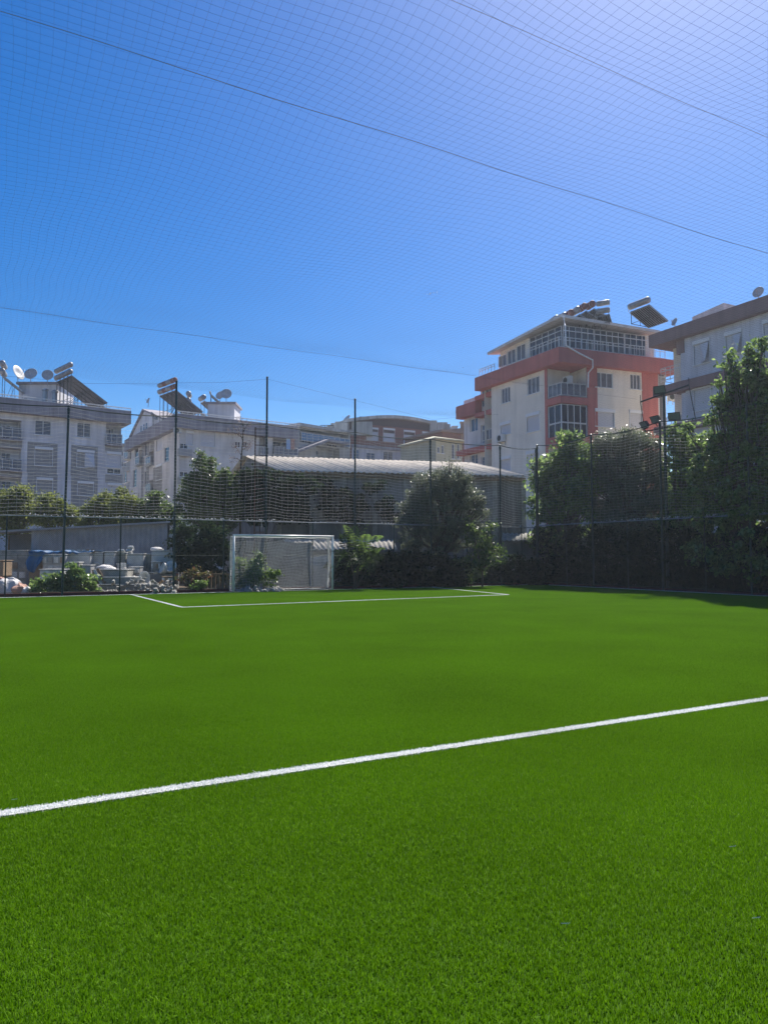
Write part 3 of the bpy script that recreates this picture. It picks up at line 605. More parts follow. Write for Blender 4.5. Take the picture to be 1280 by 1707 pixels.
# stair house, flues, heaters, dishes
def roofbox(par, x0, x1, y0, d_, zb_, dep, cap=.2, m_='grey_plaster', name='stair_house'):
    a_, c_ = xy(x0, d_), xy(x1, d_); n_ = np.array([f0[0], f0[1]]); zt_ = CAMZ + (926 - y0) / FPX * d_
    pts_ = [a_, c_, c_ + n_ * dep, a_ + n_ * dep]; m = MB(); poly_prism(m, pts_, zb_, zt_ - .25); o_ = m.build(name, m_, par)
    m = MB(); poly_prism(m, grow(pts_, cap), zt_ - .25, zt_); m.build('roof_slab', 'parapet_grey', o_); return zt_
ztA = roofbox(b, 24, 88, 634, 74, zt - .3, 4)
for x, y in ((76, 652), (92, 655), (44, 668)):
    p = at(x, y, 73); m = MB(); m.tube([p * np.array([1, 1, 0]) + Z * (zt - .2), p], .25, 10); m.lathe(p, [(.25, 0), (.34, .05), (.34, .15), (.1, .3), (.001, .32)], 10); m.build('chimney', 'galvanised', b)
q = at(100, 660, 75); 
for k_ in range(4):
    pp = at(116, 660, 71.5) + dirc(134) * .97 * k_; pp[2] = zt - .2
    heater(pp, dirc(44), 4.2, .95, R(31), 1.0, ['dark solar heater at the front of the tall row on the far left roof', 'dark solar heater second from the front of the far left row', 'dark solar heater third from the front of the far left row', 'dark solar heater fourth from the front of the far left row', 'dark solar heater fourth from the rear of the far left row', 'dark solar heater third from the rear of the far left row', 'dark solar heater second from the rear of the far left row', 'dark solar heater, rearmost of the tall row on the far left roof'][k_], 'solar heaters on the far left roof', npan=1, double=True, tr=.25, pf='rib_metal')
heater(at(6, 664, 73) * np.array([1, 1, 0]) + Z * (zt - .2), dirc(20), 2.3, 1.8, R(38), 2.0, 'solar heater on a tall lattice stand at the left edge of the photo', 'solar heaters on the far left roof', double=True, tr=.3)
heater(at(162, 682, 76) * np.array([1, 1, 0]) + Z * (zt - .2), dirc(14), 2.6, 2.0, R(24), .2, 'low solar heater near the right end of the far left roof', 'solar heaters on the far left roof', npan=2, tr=.1)
dish(at(52, 623, 72.5), .62, -f0 + np.array([0, 0, .5]) + r0 * .1, 'round grey satellite dish in the middle of the far left roof')
dish(at(80, 625, 72.3), .55, -f0 + np.array([0, 0, .4]) + r0 * .3, 'round grey satellite dish beside the dark solar row')
dish(at(31.5, 621, 72.5), .72, r0 * .9 - f0 * .25 + Z * .35, 'pale satellite dish seen edge on above the far left roof')
# ================= B: apartment block with the gable
c0 = xy(289.5, 76); cR = xy(495, 84); cL = xy(204, 94); dR = (cR - c0) / np.linalg.norm(cR - c0); dL = (cL - c0) / np.linalg.norm(cL - c0)
b = thing('apartment_building', (*c0, 0), 'beige grey apartment block with a small gable and crowded roof heaters', 'apartment building', 'apartment blocks around the pitch')
ov = .7; wl = cL - dL * .2 + dR * ov; w0 = c0 + dR * ov + dL * ov; wr = cR - dR * .3 + dL * ov
P = [wl, w0, wr, wr + (wl - w0)]; FL = Face(P[0], P[1], (P[0] + P[2]) / 2); FR = Face(P[1], P[2], (P[0] + P[2]) / 2)
zt = CAMZ + 239 / FPX * 76; zb = zt - 1.45
sR = H(FR, [(335, 716, 359, 744), (335, 764, 359, 792), (311, 719, 322, 742)]); wR = H(FR, [(392, 736, 401, 746), (404, 736, 412, 746), (300, 739, 313.5, 748), (300, 786, 313.5, 795), (392, 784, 401, 794)])
lR = H(FR, [(432, 727, 446, 760), (455, 727, 494, 760)], 1.2)
sL = H(FL, [(261, 725, 271, 751), (261, 775, 271, 800), (207, 754, 213, 770)]); wL = H(FL, [(225, 730, 231, 762), (241, 733, 247, 760), (222, 782, 228, 812), (241, 785, 247, 812), (206.5, 787, 211, 805), (274, 745, 282, 770)])
lL = H(FL, [(249, 752, 257, 775), (249, 800, 257, 820), (231.5, 750, 238, 775), (213, 735, 219, 764)], 1.)
shell(b, P, zb + .02, 'beige_plaster', {0: sL + wL + lL, 1: sR + wR + lR})
m = MB(); poly_prism(m, [cL, c0, cR, cR + (cL - c0)], zb, zt); m.build('parapet', 'parapet_grey', b)
for r in sR: shutter(FR, r, b)
for r in sL: shutter(FL, r, b)
for r in wR: window(FR, r, b, n=2, glass='window_glass')
for r in wL: window(FL, r, b, n=1)
for r in lR + lL:
    Fq = FR if r in lR else FL
    window(Fq, (r[0] + .4, r[1] - .3, r[2], r[3] - .5), b, o=(-1.04 if r in lR else -.84), n=2, sill=False)
    m = MB(); Fq.box(m, r[0] - .1, r[1] + .1, r[2] - .18, r[2] - .005, -.9, .45); m.build('balcony_slab', 'pale_wall', b)
    railing(Fq, r[0], r[1], r[2], .95, b, o=.4, n=5 if r in lR else 2, glass='curtained_glass', ends=.3)
r = FR.rect(296, 749, 318, 761); m = MB(); FR.box(m, r[0], r[1], r[2], r[3], 0, .5); m.build('balcony', 'stone_cladding', b)
r = FR.rect(296, 796, 318, 808); m = MB(); FR.box(m, r[0], r[1], r[2], r[3], 0, .5); m.build('balcony', 'stone_cladding', b)
for rr in [(244, 728, 249, 870), (251.5, 727, 258, 751), (236, 728, 240, 870), (255, 778, 270, 870)]:
    u0, u1, z0, z1 = FL.rect(*rr); z0 = max(z0, 0); m = MB(); FL.wall(m, u0, u1, z0, z1, [], .02); m.build('stone_cladding', 'stone_cladding', b)
railing(FR, -.6, FR.L + .6, zt + .02, .28, b, o=.65, n=24, name='roof_rail')
# gable dormer on the left face
gL, gR_, ga = FL.uz(222, 712)[0], FL.uz(277, 690)[0], FL.uz(241, 680)
m = MB(); ztop = ga[1] + 2.0; zl = zt - .05; um = (gL + gR_) / 2 - 1.5
tri = [(gL, zl), (gR_, zl), (gR_, zl + .5), (um, zl + 2.7), (gL, zl + .5)]
for o1, s_ in ((.1, 1), (-2.4, -1)):
    i = len(m.v); m.v += [FL.p(u, z, o1) for u, z in tri]; m.f.append(tuple(range(i, i + 5)))
for k_ in range(5): m.f.append((k_, (k_ + 1) % 5, 5 + (k_ + 1) % 5, 5 + k_))
gb_ = m.build('gable', 'grey_plaster', b)
m = MB()
for (ua, za), (ub, zb2) in (((gL - .5, zl + .25), (um, zl + 2.8)), ((um, zl + 2.8), (gR_ + .5, zl + .2))):
    m.hexa([FL.p(ua, za, .35), FL.p(ub, zb2, .35), FL.p(ub, zb2, -2.6), FL.p(ua, za, -2.6), FL.p(ua, za + .2, .35), FL.p(ub, zb2 + .2, .35), FL.p(ub, zb2 + .2, -2.6), FL.p(ua, za + .2, -2.6)])
m.build('roof', 'parapet_grey', gb_)
m = MB()
for k_ in range(3): u = um - 1.2 + 1.2 * k_; FL.box(m, u - .2, u + .2, zl + .4, zl + 1.1, .11, .14)
m.build('window', 'window_glass', gb_)
ztB = roofbox(b, 343, 388, 668, 84, zt - .3, 3.5)
for k_, lab in list(enumerate(['rusty solar heater at the front of the cluster on the gabled block', 'grey solar heater second in the cluster on the gabled block', 'rusty solar heater third in the cluster on the gabled block', 'grey solar heater fourth in the cluster on the gabled block', 'rusty solar heater fifth in the cluster on the gabled block', 'solar heater at the rear of the cluster on the gabled block']))[:4]:
    heater((at(290, 690, 79) + dirc(132) * 1.0 * k_) * np.array([1, 1, 0]) + Z * (zt - .2), dirc(42), 3.7, .95, R(31), 1.3, lab, 'solar heaters on the gabled block', npan=1, tank=['orange_tank', 'tank_metal'][k_ % 2], double=True, tr=.27, pf='rib_metal')
heater(at(316, 690, 86) * np.array([1, 1, 0]) + Z * (zt - .1), dirc(10), 2.6, 1.5, R(35), 1.5, 'solar heater with a dark double tank behind the roof box of the gabled block', 'solar heaters on the gabled block', double=True, tr=.3)
heater(at(338, 690, 87) * np.array([1, 1, 0]) + Z * (zt - .1), dirc(30), 2.4, 1.5, R(38), 2.1, 'solar heater with upright pale tank standing highest near the dishes', 'solar heaters on the gabled block', tr=.3)
heater(at(352, 668, 86) * np.array([1, 1, 0]) + Z * ztB, dirc(10), 1.7, 1.4, R(40), .1, 'small solar collector lying on top of the pink roof box', 'solar heaters on the gabled block', tr=.1)
heater(at(256, 690, 84) * np.array([1, 1, 0]) + Z * (zt - .1), dirc(10), 1.8, 1., R(30), .3, 'small low solar heater behind the gable', 'solar heaters on the gabled block', npan=1, tr=.18)
dish(at(377.5, 656.5, 83), .62, -f0 + Z * .45 + r0 * .1, 'larger round satellite dish on the pink roof box')
dish(at(367, 659, 83.4), .5, -f0 + Z * .45 - r0 * .2, 'smaller round satellite dish behind the larger one on the roof box')
dish(at(247.5, 667.5, 84), .33, -f0 * .6 + Z * .3 - r0 * .6, 'small dark dish just behind the gable')
ac_unit(FR, FR.uz(289, 720)[0], FR.uz(289, 722)[1], 'air conditioner under the parapet corner of the gabled block')
for i, (x0, x1, mm, lab) in enumerate(((474, 481, 'towel_blue', 'pale blue towel hanging over the top balcony'), (481.5, 488, 'towel_pink', 'pink and white towel hanging over the top balcony'))):
    u0, _, z0, z1 = FR.rect(x0, 731, x1, 750); u1 = FR.rect(x0, 731, x1, 750)[1]; m = MB(); nn = 8
    for k_ in range(nn):
        a_ = u0 + (u1 - u0) * k_ / nn; c_ = u0 + (u1 - u0) * (k_ + 1) / nn; oa = .5 + .05 * math.sin(k_ * 1.5); oc = .5 + .05 * math.sin((k_ + 1) * 1.5)
        m.hexa([FR.p(a_, z0, oa), FR.p(c_, z0, oc), FR.p(c_, z0, oc + .02), FR.p(a_, z0, oa + .02), FR.p(a_, z1, oa - .03), FR.p(c_, z1, oc - .03), FR.p(c_, z1, oc), FR.p(a_, z1, oa)])
    tag(m.build('towel', mm), lab, 'towel')
# ================= C: brown block with the curved roof, and its neighbour with the glass balcony
def simple(label, xa, da, xb, db, ytop, dep, wallm, pt=.8, cat='house'):
    a_, c_ = xy(xa, da), xy(xb, db); dd = (c_ - a_) / np.linalg.norm(c_ - a_); n_ = np.array([-dd[1], dd[0]]); n_ = n_ if n_.dot(f0[:2]) > 0 else -n_
    return thing('apartment_building' if cat != 'house' else 'house', (*((a_ + c_) / 2), 0), label, cat), [a_, c_, c_ + n_ * dep, a_ + n_ * dep], CAMZ + (926 - ytop) / FPX * (da + db) / 2
b, P, zt = simple('brown tiled apartment block with a curved roof far behind the shed', 586, 98, 752, 106, 712, 12, None, cat='apartment building')
F = Face(P[0], P[1], (P[0] + P[2]) / 2)
sC = H(F, [(611, 713, 630, 734), (639, 714.5, 657.5, 736), (673, 718, 691, 740), (704, 720.5, 721, 741)]); wC = H(F, [(581 + 8, 749, 596 + 3, 766), (611, 755, 625, 768), (639, 753, 655, 769), (672, 754, 688, 770), (700, 756, 712, 770)])
zs = F.uz(660, 748)[1]
mb = MB(); F.wall(mb, 0, F.L, 0, zs, wC); bk = Face(P[2], P[3], P[0])
mb.build('lower_wall', 'blue_grey_plaster', b)
mb = MB(); F.wall(mb, 0, F.L, zs, zt, sC)
for i in (1, 2, 3): Fq = Face(P[i], P[(i + 1) % 4], (P[0] + P[2]) / 2); Fq.wall(mb, 0, Fq.L, 0, zt, [])
mb.build('wall', 'brown_tile', b)
m = MB(); F.box(m, -.1, F.L + .1, zs - .3, zs + .1, .002, .25); m.build('string_course', 'parapet_grey', b)
m = MB(); nseg = 24; pr = []
for k_ in range(nseg + 1):
    u = -1 + (F.L + 2) * k_ / nseg; zz = zt - .3 + 1.45 * math.sin(math.pi * min(1, max(0, (k_ / nseg) * .9 + .05))); pr.append((u, zz))
for (ua, za), (ub, zb2) in zip(pr[:-1], pr[1:]):
    m.hexa([F.p(ua, za, .7), F.p(ub, zb2, .7), F.p(ub, zb2, -12), F.p(ua, za, -12), F.p(ua, za + .42, .7), F.p(ub, zb2 + .42, .7), F.p(ub, zb2 + .42, -12), F.p(ua, za + .42, -12)])
m.build('curved_roof', 'pale_wall', b)
m = MB()
for (ua, za), (ub, zb2) in zip(pr[1:-2], pr[2:-1]):
    m.hexa([F.p(ua, zt - .9, -.02), F.p(ub, zt - .9, -.02), F.p(ub, zt - .9, -.3), F.p(ua, zt - .9, -.3), F.p(ua, za + .1, -.02), F.p(ub, zb2 + .1, -.02), F.p(ub, zb2 + .1, -.3), F.p(ua, za + .1, -.3)])
m.build('gable_wall', 'brown_tile', b)
for r in sC: shutter(F, r, b)
for r in wC: window(F, r, b, n=2, glass='blue_glass' if r[0] < 4 else 'curtained_glass')
for x, y, w_ in ((643, 700, .9), (722, 703, .5), (737, 706, .7), (744, 709, .5)):
    p = at(x, y, 104); m = MB(); m.obox(np.array([p[0], p[1], p[2] - .9]), r0, f0, Z, w_, .5, 1.0); m.build('chimney', 'pale_wall', b)
def roofframe(par, x0, x1, y0, y1, d_, name='roof_frame'):
    m = MB(); a_, c_ = at(x0, y0, d_), at(x1, y0, d_); zlow = at(x0, y1, d_)[2]
    for q_ in (0, 2.0):
        m.tube([a_ + f0 * q_, c_ + f0 * q_], .05, 5)
        for k_ in range(4): p = a_ + (c_ - a_) * k_ / 3 + f0 * q_; m.tube([p, np.array([p[0], p[1], zlow])], .04, 5)
    m.build(name, 'dark_metal', par)
roofframe(b, 603 - 4, 611, 695, 708, 104); roofframe(b, 686, 702, 699.5, 706, 106)
b, P, zt = simple('pale terraced house with blue glass balcony left of the brown block', 497, 88, 583, 94, 716, 10, None)
F = Face(P[0], P[1], (P[0] + P[2]) / 2)
hl = H(F, [(500, 719, 581, 742)], 1.6); h2 = H(F, [(527, 746, 566, 765)], 1.2)
shell(b, P, zt, 'pale_wall', {0: hl + h2})
m = MB(); F.box(m, -.3, F.L + .3, zt, zt + .35, -10, .4); m.build('roof_slab', 'pale_wall', b)
r = hl[0]; railing(F, r[0], r[1], r[2], 1.15, b, o=.3, n=9, glass='blue_glass', ends=.3)
window(F, (r[0] + 1, r[0] + 3, r[2], r[3] - .2), b, o=-1.44, n=2, sill=False); window(F, (r[1] - 2.4, r[1] - .6, r[2], r[3] - .2), b, o=-1.44, n=2, sill=False)
window(F, (h2[0][0] + .4, h2[0][0] + 1.3, h2[0][2] + .4, h2[0][3] - .3), b, o=-1.04, n=1, sill=False)
m = MB()
pA = [F.uz(483, 757), F.uz(534, 738), F.uz(569, 744)]
for (ua, za), (ub, zb2) in zip(pA[:-1], pA[1:]): m.hexa([F.p(ua, za, 0), F.p(ub, zb2, 0), F.p(ub, zb2, 1.6), F.p(ua, za, 1.6), F.p(ua, za + .3, 0), F.p(ub, zb2 + .3, 0), F.p(ub, zb2 + .3, 1.6), F.p(ua, za + .3, 1.6)])
m.build('canopy', 'parapet_grey', b)
roofframe(b, 534, 556, 709, 718, 96)
m = MB(); p = at(566, 714, 97); m.obox(p, r0, f0, Z, 1.1, .6, .6); p = at(590, 716, 99); m.obox(p, r0, f0, Z, 2.5, 1, .9); m.build('stair_house', 'pale_wall', b)
dish(at(577.5, 699, 99), .7, -f0 * .5 + Z * .6 - r0 * .7, 'dish on the roof beside the tall post near the brown block')
# D: small brick house and yellow house
b, P, zt = simple('red brick house with two chimneys beside the red and cream block', 738, 92, 792, 95, 722, 8, None)
F = Face(P[0], P[1], (P[0] + P[2]) / 2); hh = H(F, [(760, 735, 768, 748)]); shell(b, P, zt, 'red_brick', {0: hh})
for r in hh: window(F, r, b, n=1)
m = MB(); F.box(m, -.4, F.L + .4, zt, zt + .25, -8, .5)
for k_ in range(3): m.hexa([F.p(F.L * (.1 + .3 * k_), zt + .25, .2), F.p(F.L * (.4 + .3 * k_), zt + .25, .2), F.p(F.L * (.4 + .3 * k_), zt + .25, -6), F.p(F.L * (.1 + .3 * k_), zt + .25, -6)] + [F.p(F.L * (.1 + .3 * k_), zt + .3 + .3 * k_, .2), F.p(F.L * (.4 + .3 * k_), zt + .6 + .3 * k_, .2), F.p(F.L * (.4 + .3 * k_), zt + .6 + .3 * k_, -6), F.p(F.L * (.1 + .3 * k_), zt + .3 + .3 * k_, -6)])
m.build('roof', 'red_brick', b)
for x, y in ((757.5, 712), (771.5, 705)):
    p = at(x, y, 94); m = MB(); m.obox(p - Z * 1.1, r0, f0, Z, .32, .32, 1.1); m.obox(p + Z * .05, r0, f0, Z, .42, .42, .06); m.build('chimney', 'beige_plaster' if x < 760 else 'red_brick', b)
b, P, zt = simple('pale yellow house with a shallow hipped roof above the shed roof', 727, 82, 771, 84, 734, 7, None)
F = Face(P[0], P[1], (P[0] + P[2]) / 2); hh = H(F, [(729, 745, 733, 755), (736, 742, 740, 756), (753, 740, 758, 765), (762, 740, 766, 765)]); shell(b, P, zt, 'yellow_plaster', {0: hh})
for r in hh: window(F, r, b, n=1, glass='curtained_glass')
m = MB(); F.box(m, -.5, F.L + .5, zt, zt + .15, -7, .6)
i = len(m.v); m.v += [F.p(-.5, zt + .15, .6), F.p(F.L + .5, zt + .15, .6), F.p(F.L + .5, zt + .15, -7), F.p(-.5, zt + .15, -7), F.p(F.L * .5, zt + .95, -3)]; m.f += [(i, i + 1, i + 4), (i + 1, i + 2, i + 4), (i + 2, i + 3, i + 4), (i + 3, i, i + 4)]
m.build('roof', 'yellow_plaster', b)
b, P, zt = simple('distant pale house glimpsed between the two left apartment blocks', 180, 125, 232, 128, 742, 10, None)
F = Face(P[0], P[1], (P[0] + P[2]) / 2); hh = H(F, [(203, 752, 206, 760), (208, 752, 211, 760), (203, 770, 206, 778), (208, 770, 211, 778)]); shell(b, P, zt, 'pale_wall', {0: hh})
for r in hh: window(F, r, b, n=1)
m = MB(); F.box(m, -.4, F.L + .4, zt, zt + .3, -10, .5); m.build('roof_slab', 'parapet_grey', b)
# ================= E: red and cream block
c0 = xy(936, 53.6); cL = xy(793, 63.3); cR = xy(1134, 57.4); dL = (cL - c0) / np.linalg.norm(cL - c0); dR = (cR - c0) / np.linalg.norm(cR - c0)
b = thing('apartment_building', (*c0, 0), 'cream and red apartment block with glazed penthouse', 'apartment building', 'apartment blocks around the pitch')
bk_ = cR + (cL - c0); P = [cL, c0, cR, bk_]; inn = grow(P, -.55); FL = Face(inn[0], inn[1], inn[3]); FR = Face(inn[1], inn[2], inn[3])
zt = CAMZ + 353 / FPX * 53.6; zb = CAMZ + (926 - 599) / FPX * 53.6
# walls
wL = H(FL, [(835, 646, 850, 671.5), (878, 629, 898.5, 656)]); sL = H(FL, [(834.5, 704, 851, 724), (878, 689, 899, 719), (834, 762, 851, 785), (878, 752, 899, 782)])
wR = H(FR, [(992, 621, 1021, 646), (1050, 624, 1067, 649)]); sR = H(FR, [(992, 683, 1023, 711), (1049, 685, 1069, 712), (992, 745, 1023, 773)])
uL = FL.uz(912, 640)[0]; uR = FR.uz(978, 640)[0]; uFar = FL.uz(818.5, 650)[0]
u69, u95 = FR.uz(1069.5, 660)[0], FR.uz(1096, 660)[0]; zl1, zl0 = zb, FR.uz(945, 661)[1]; zs0 = FR.uz(945, 672.5)[1]; zg0 = FR.uz(945, 727)[1]; zs1 = FR.uz(945, 739)[1]
mb = MB(); FL.wall(mb, uFar, uL, 0, zb + .02, wL + sL); FR.wall(mb, uR + .9, u69, 0, zb + .02, wR + sR)
# recess of the corner balconies
for (Fa, u_, F2) in ((FL, uL, None), (FR, uR, None)):
    mb.quad(Fa.p(u_, 0, 0), Fa.p(u_, zb, 0), Fa.p(u_, zb, -2.2), Fa.p(u_, 0, -2.2))
i1 = FL.p(uL, 0, -2.2); i2 = FR.p(uR, 0, -2.2); 
FB = Face(FL.p(uL, 0, -2.2), FR.p(uR, 0, -2.2), inn[3]); FB.wall(mb, 0, FB.L, 0, zb, [])
Fb1, Fb2 = Face(inn[2], inn[3], inn[0]), Face(inn[3], inn[0], inn[1]); Fb1.wall(mb, 0, Fb1.L, 0, zb, []); Fb2.wall(mb, 0, Fb2.L, 0, zb, [])
mb.build('wall', 'cream_plaster', b)
# end wing: recessed balconies at the far right of the right face
m = MB(); FR.wall(m, u95, FR.L, 0, zb + .02, [(u95 + .15, FR.L - .1, FR.uz(1110, 720)[1], FR.uz(1110, 655)[1], 1.2), (u95 + .15, FR.L - .1, FR.uz(1110, 650)[1], zb, 1.2)]); m.build('end_wall', 'white_plaster', b)
railing(FR, u95 + .1, FR.L - .1, FR.uz(1110, 650)[1], 1.0, b, o=.05, n=5, glass='window_glass')
ac_unit(FR, FR.uz(1111, 660)[0], FR.uz(1111, 668)[1], 'air conditioner on the end wall beside the red strip', o=-.05, w_=.75, h_=.6)
m = MB(); FR.wall(m, u69, u95, 0, zb + .02, [], .03); FR.wall(m, uR, uR + .9, 0, zb + .02, [], .03)
for q in (u69, u95, uR, uR + .9): m.quad(FR.p(q, 0, -.1), FR.p(q, zb, -.1), FR.p(q, zb, .03), FR.p(q, 0, .03))
m.build('red_strip', 'red_plaster', b)
corner = inn[1]
pL = FL.p(uL, 0, 0)[:2]; pR = FR.p(uR, 0, 0)[:2]; back1 = FL.p(uL, 0, -2.2)[:2]; back2 = FR.p(uR, 0, -2.2)[:2]
m = MB(); 
for z0_, z1_ in ((zs0, zl0), (zs1 - .1, zg0), (zs1 - 3.1, zs1 - 2.6)): poly_prism(m, [pL + (pL - back1) * .06, corner + (corner - inn[3]) * .012, pR + (pR - back2) * .06, back2, back1], z0_, z1_)
m.build('balcony_slab', 'red_plaster', b)
m = MB(); FL.box(m, uL - .28, uL, 0, zb, -.02, .05); m.build('red_strip', 'red_plaster', b)
# big red band
m = MB(); poly_prism(m, P, zb, zt); m.build('red_band', 'red_plaster', b)
for r in wL: window(FL, r, b, n=3, glass='curtained_glass')
for r in sL: shutter(FL, r, b)
for r in wR: window(FR, r, b, n=3 if r[0] < 8 else 2, glass='curtained_glass')
for r in sR: shutter(FR, r, b)
# upper corner balcony: railing, door, air conditioner ; lower corner balcony glazed in
Fc1 = Face(pL, corner, inn[3]); Fc2 = Face(corner, pR, inn[3])
railing(Fc1, .05, Fc1.L - .02, zl0, 1.05, b, o=-.05, n=3, glass='curtained_glass'); railing(Fc2, .05, Fc2.L - .05, zl0, 1.05, b, o=-.05, n=4, glass='curtained_glass')
window(FB, (FB.L * .55, FB.L * .8, zl0 + .05, zl0 + 2.1), b, o=.15, n=2, sill=False)
ac_unit(Fc1, Fc1.L * .35, zb - 1.25, 'air conditioner inside the open corner balcony', o=-1.3, w_=.85)
for Fq, n_ in ((Fc1, 2), (Fc2, 4)):
    window(Fq, (.05, Fq.L - .05, zg0 + 1.05, zs0 - .05), b, o=0, n=n_, sill=False, dp=.12, fw_=.035); window(Fq, (.05, Fq.L - .05, zg0, zg0 + 1.02), b, o=0, n=n_, sill=False, dp=.12, fw_=.035)
ac_unit(FL, FL.uz(833, 730)[0], FL.uz(833, 738)[1], 'air conditioner low on the cream wall just above the fence rail', w_=.9, h_=.6)
# far left wing with red balconies
w0 = FL.p(uFar, 0, -.05)[:2]; wd = -FL.d[:2]; FW = Face(FL.p(uFar, 0, -.9)[:2] + wd * 4.3 if (FL.p(0, 0)[:2] - w0).dot(wd) > 0 else FL.p(uFar, 0, -.9)[:2] - wd * 4.3, FL.p(uFar, 0, -.9)[:2], inn[3])
zw = FW.uz(785, 655)[1]; zw2 = FL.uz(806, 650)[1]
uw = FW.uz(771, 680)[0]
m = MB(); h1 = H(FW, [(783, 697, 796, 719), (801, 650, 816, 677), (801.5, 707, 815, 738), (783, 757, 796, 775), (801.5, 760, 815, 780)], .2)
FW.wall(m, uw + .2, FW.L, 0, zb, h1); sd_ = FW.p(uw + .2, 0); m.quad(sd_, sd_ + Z * zb, sd_ + Z * zb - FW.n * 8, sd_ - FW.n * 8); m.build('wing_wall', 'beige_plaster', b)
for i, r in enumerate(h1): window(FW, r, b, n=2, glass='blue_glass', sill=False, dp=.2)
m = MB()
for y0_, y1_, ua, ub in ((672, 693, uw, max(1.6, uw + 1.5)), (665, 672, 1.6, FW.L), (693, 700, 1.6, FW.L), (748, 756, uw, FW.L)):
    za, zb_ = FW.uz(795, y1_)[1], FW.uz(795, y0_)[1]; FW.box(m, ua, ub, za, zb_, .0, .75)
m.build('red_slab', 'red_plaster', b)
for y0_ in (667, 739): railing(FW, FW.L - 1.6, FW.L - .1, FW.uz(808, y0_ + 1)[1], 1.0, b, o=.7, n=3, glass='curtained_glass', ends=.6)
m = MB(); FW.box(m, uw - .3, uw + 2.2, zb - 1.1, zb - .9, -3, .6); m.build('canopy', 'parapet_grey', b)
# penthouse
ph = grow(P, -1.5); GL = Face(ph[0], ph[1], ph[3]); GR = Face(ph[1], ph[2], ph[3])
zc = GR.uz(938, 536)[1]; zl_ = GL.uz(822, 583)[1]; zr_ = GR.uz(1110, 548)[1]
uq = GL.uz(882, 560)[0]
pw = H(GL, [(830, 592, 843.5, 611), (845, 583, 858.5, 606), (860, 574.5, 875, 600)], .12)
m = MB(); GL.wall(m, 0, uq, zt, min(zl_, zc) - .1, pw); GL.wall(m, 0, uq, min(zl_, zc) - .1, zc - .25, []); 
m2 = MB()
for i in (2, 3): Fq = Face(ph[i], ph[(i + 1) % 4], ph[(i + 2) % 4]); Fq.wall(m, 0, Fq.L, zt, zc - .2, [])
m.build('penthouse_wall', 'cream_plaster', b)
for r in pw: window(GL, r, b, n=2, glass='curtained_glass', sill=False, dp=.12)
h_ = zc - .25 - zt
window(GL, (uq + .05, GL.L - .06, zt + .02, zc - .3), b, o=.05, n=5, sill=False, dp=.1, trans=.82, fw_=.028)
ue = GR.uz(1089, 560)[0]
for k_ in range(3):
    ua = .06 + (ue - .06) * k_ / 3; ub = .06 + (ue - .06) * (k_ + 1) / 3 - .06; window(GR, (ua, ub, zt + .02, zc - .3), b, o=.05, n=5, sill=False, dp=.1, trans=.82, fw_=.028)
m = MB(); GR.wall(m, ue, GR.L, zt, zc - .2, []); m.build('penthouse_wall', 'cream_plaster', b)
# penthouse roof, sloping down to the left and towards the right end
rp_ = grow(P, -.75); m = MB(); zz = [zc - .55, zc + .05, zc - .2, zc + .5]
i = 0; m.v += [np.array([*p_, z_]) for p_, z_ in zip(rp_, zz)] + [np.array([*p_, z_ + .22]) for p_, z_ in zip(rp_, zz)]
m.f += [(3, 2, 1, 0), (4, 5, 6, 7), (0, 1, 5, 4), (1, 2, 6, 5), (2, 3, 7, 6), (3, 0, 4, 7)]; m.build('roof', 'white_plaster', b)
railing(FR, -.3, FR.L - .2, zt + .01, .85, b, o=.25, n=20, name='balustrade', glass=None); railing(FL, FL.uz(884, 580)[0], FL.L + .2, zt + .01, .85, b, o=.25, n=8, name='balustrade'); railing(FL, -.3, FL.uz(828, 600)[0], zt + .01, .7, b, o=.25, n=5, name='balustrade')
m = MB(); q = FR.p(.1, 0, .62); uu = FR.uz(979, 600)[0]
m.tube([GR.p(-.5, zc + .05, .9), FR.p(.0, zc - .9, .66), FR.p(.05, zt + .1, .66), FR.p(uu * .5, zt - .35, .62), FR.p(uu, zt - .75, .62), FR.p(uu, zb - .2, .62), FR.p(uu - .1, zb - .5, .2), FR.p(uu - .1, zb - 1.6, .12)], .06, 8); m.build('downpipe', 'white_frame', b)
# solar heaters along the roof
for k_, (x, y, dd_, lab) in enumerate([(925, 537, 58, 'solar tank lowest of the stepped row on the red block roof'), (938, 532.5, 57.5, 'solar tank second lowest of the stepped row'), (949, 527.5, 57.2, 'orange solar tank third lowest of the stepped row'), (960, 522.5, 57, 'solar tank in the middle of the stepped row'), (971, 517, 56.7, 'orange solar tank third highest of the stepped row'), (984, 513, 56.4, 'orange solar tank second highest of the stepped row')]):
    p = at(x + 1, y, dd_); zr = zc + .1
    heater(np.array([p[0], p[1], zr - .3]) , dirc(14), 1.2, .9, R(25), max(.05, p[2] - zr - .45), lab, 'stepped solar heaters on the red block', tank='orange_tank' if k_ in (2, 4, 5) else 'tank_metal', npan=1, tr=.27)
p = at(1005, 505, 56); heater(np.array([p[0], p[1], zc]), dirc(62), 1.5, .95, R(22), .05, 'grey double tank solar heater standing highest on the red block', 'stepped solar heaters on the red block', npan=1, tr=.21, double=True)
p = at(1066, 512, 55); heater(np.array([p[0], p[1], zc - .1]), dirc(28), 2.1, 1.9, R(25), .02, 'large solar heater with a single tilted tank at the right of the red block roof', 'stepped solar heaters on the red block', npan=2, tr=.25)
dish(at(1123.5, 536.5, 56), .3, r0 * -.8 - f0 * .3 + Z * .3, 'small dish peeping over the brown parapet')
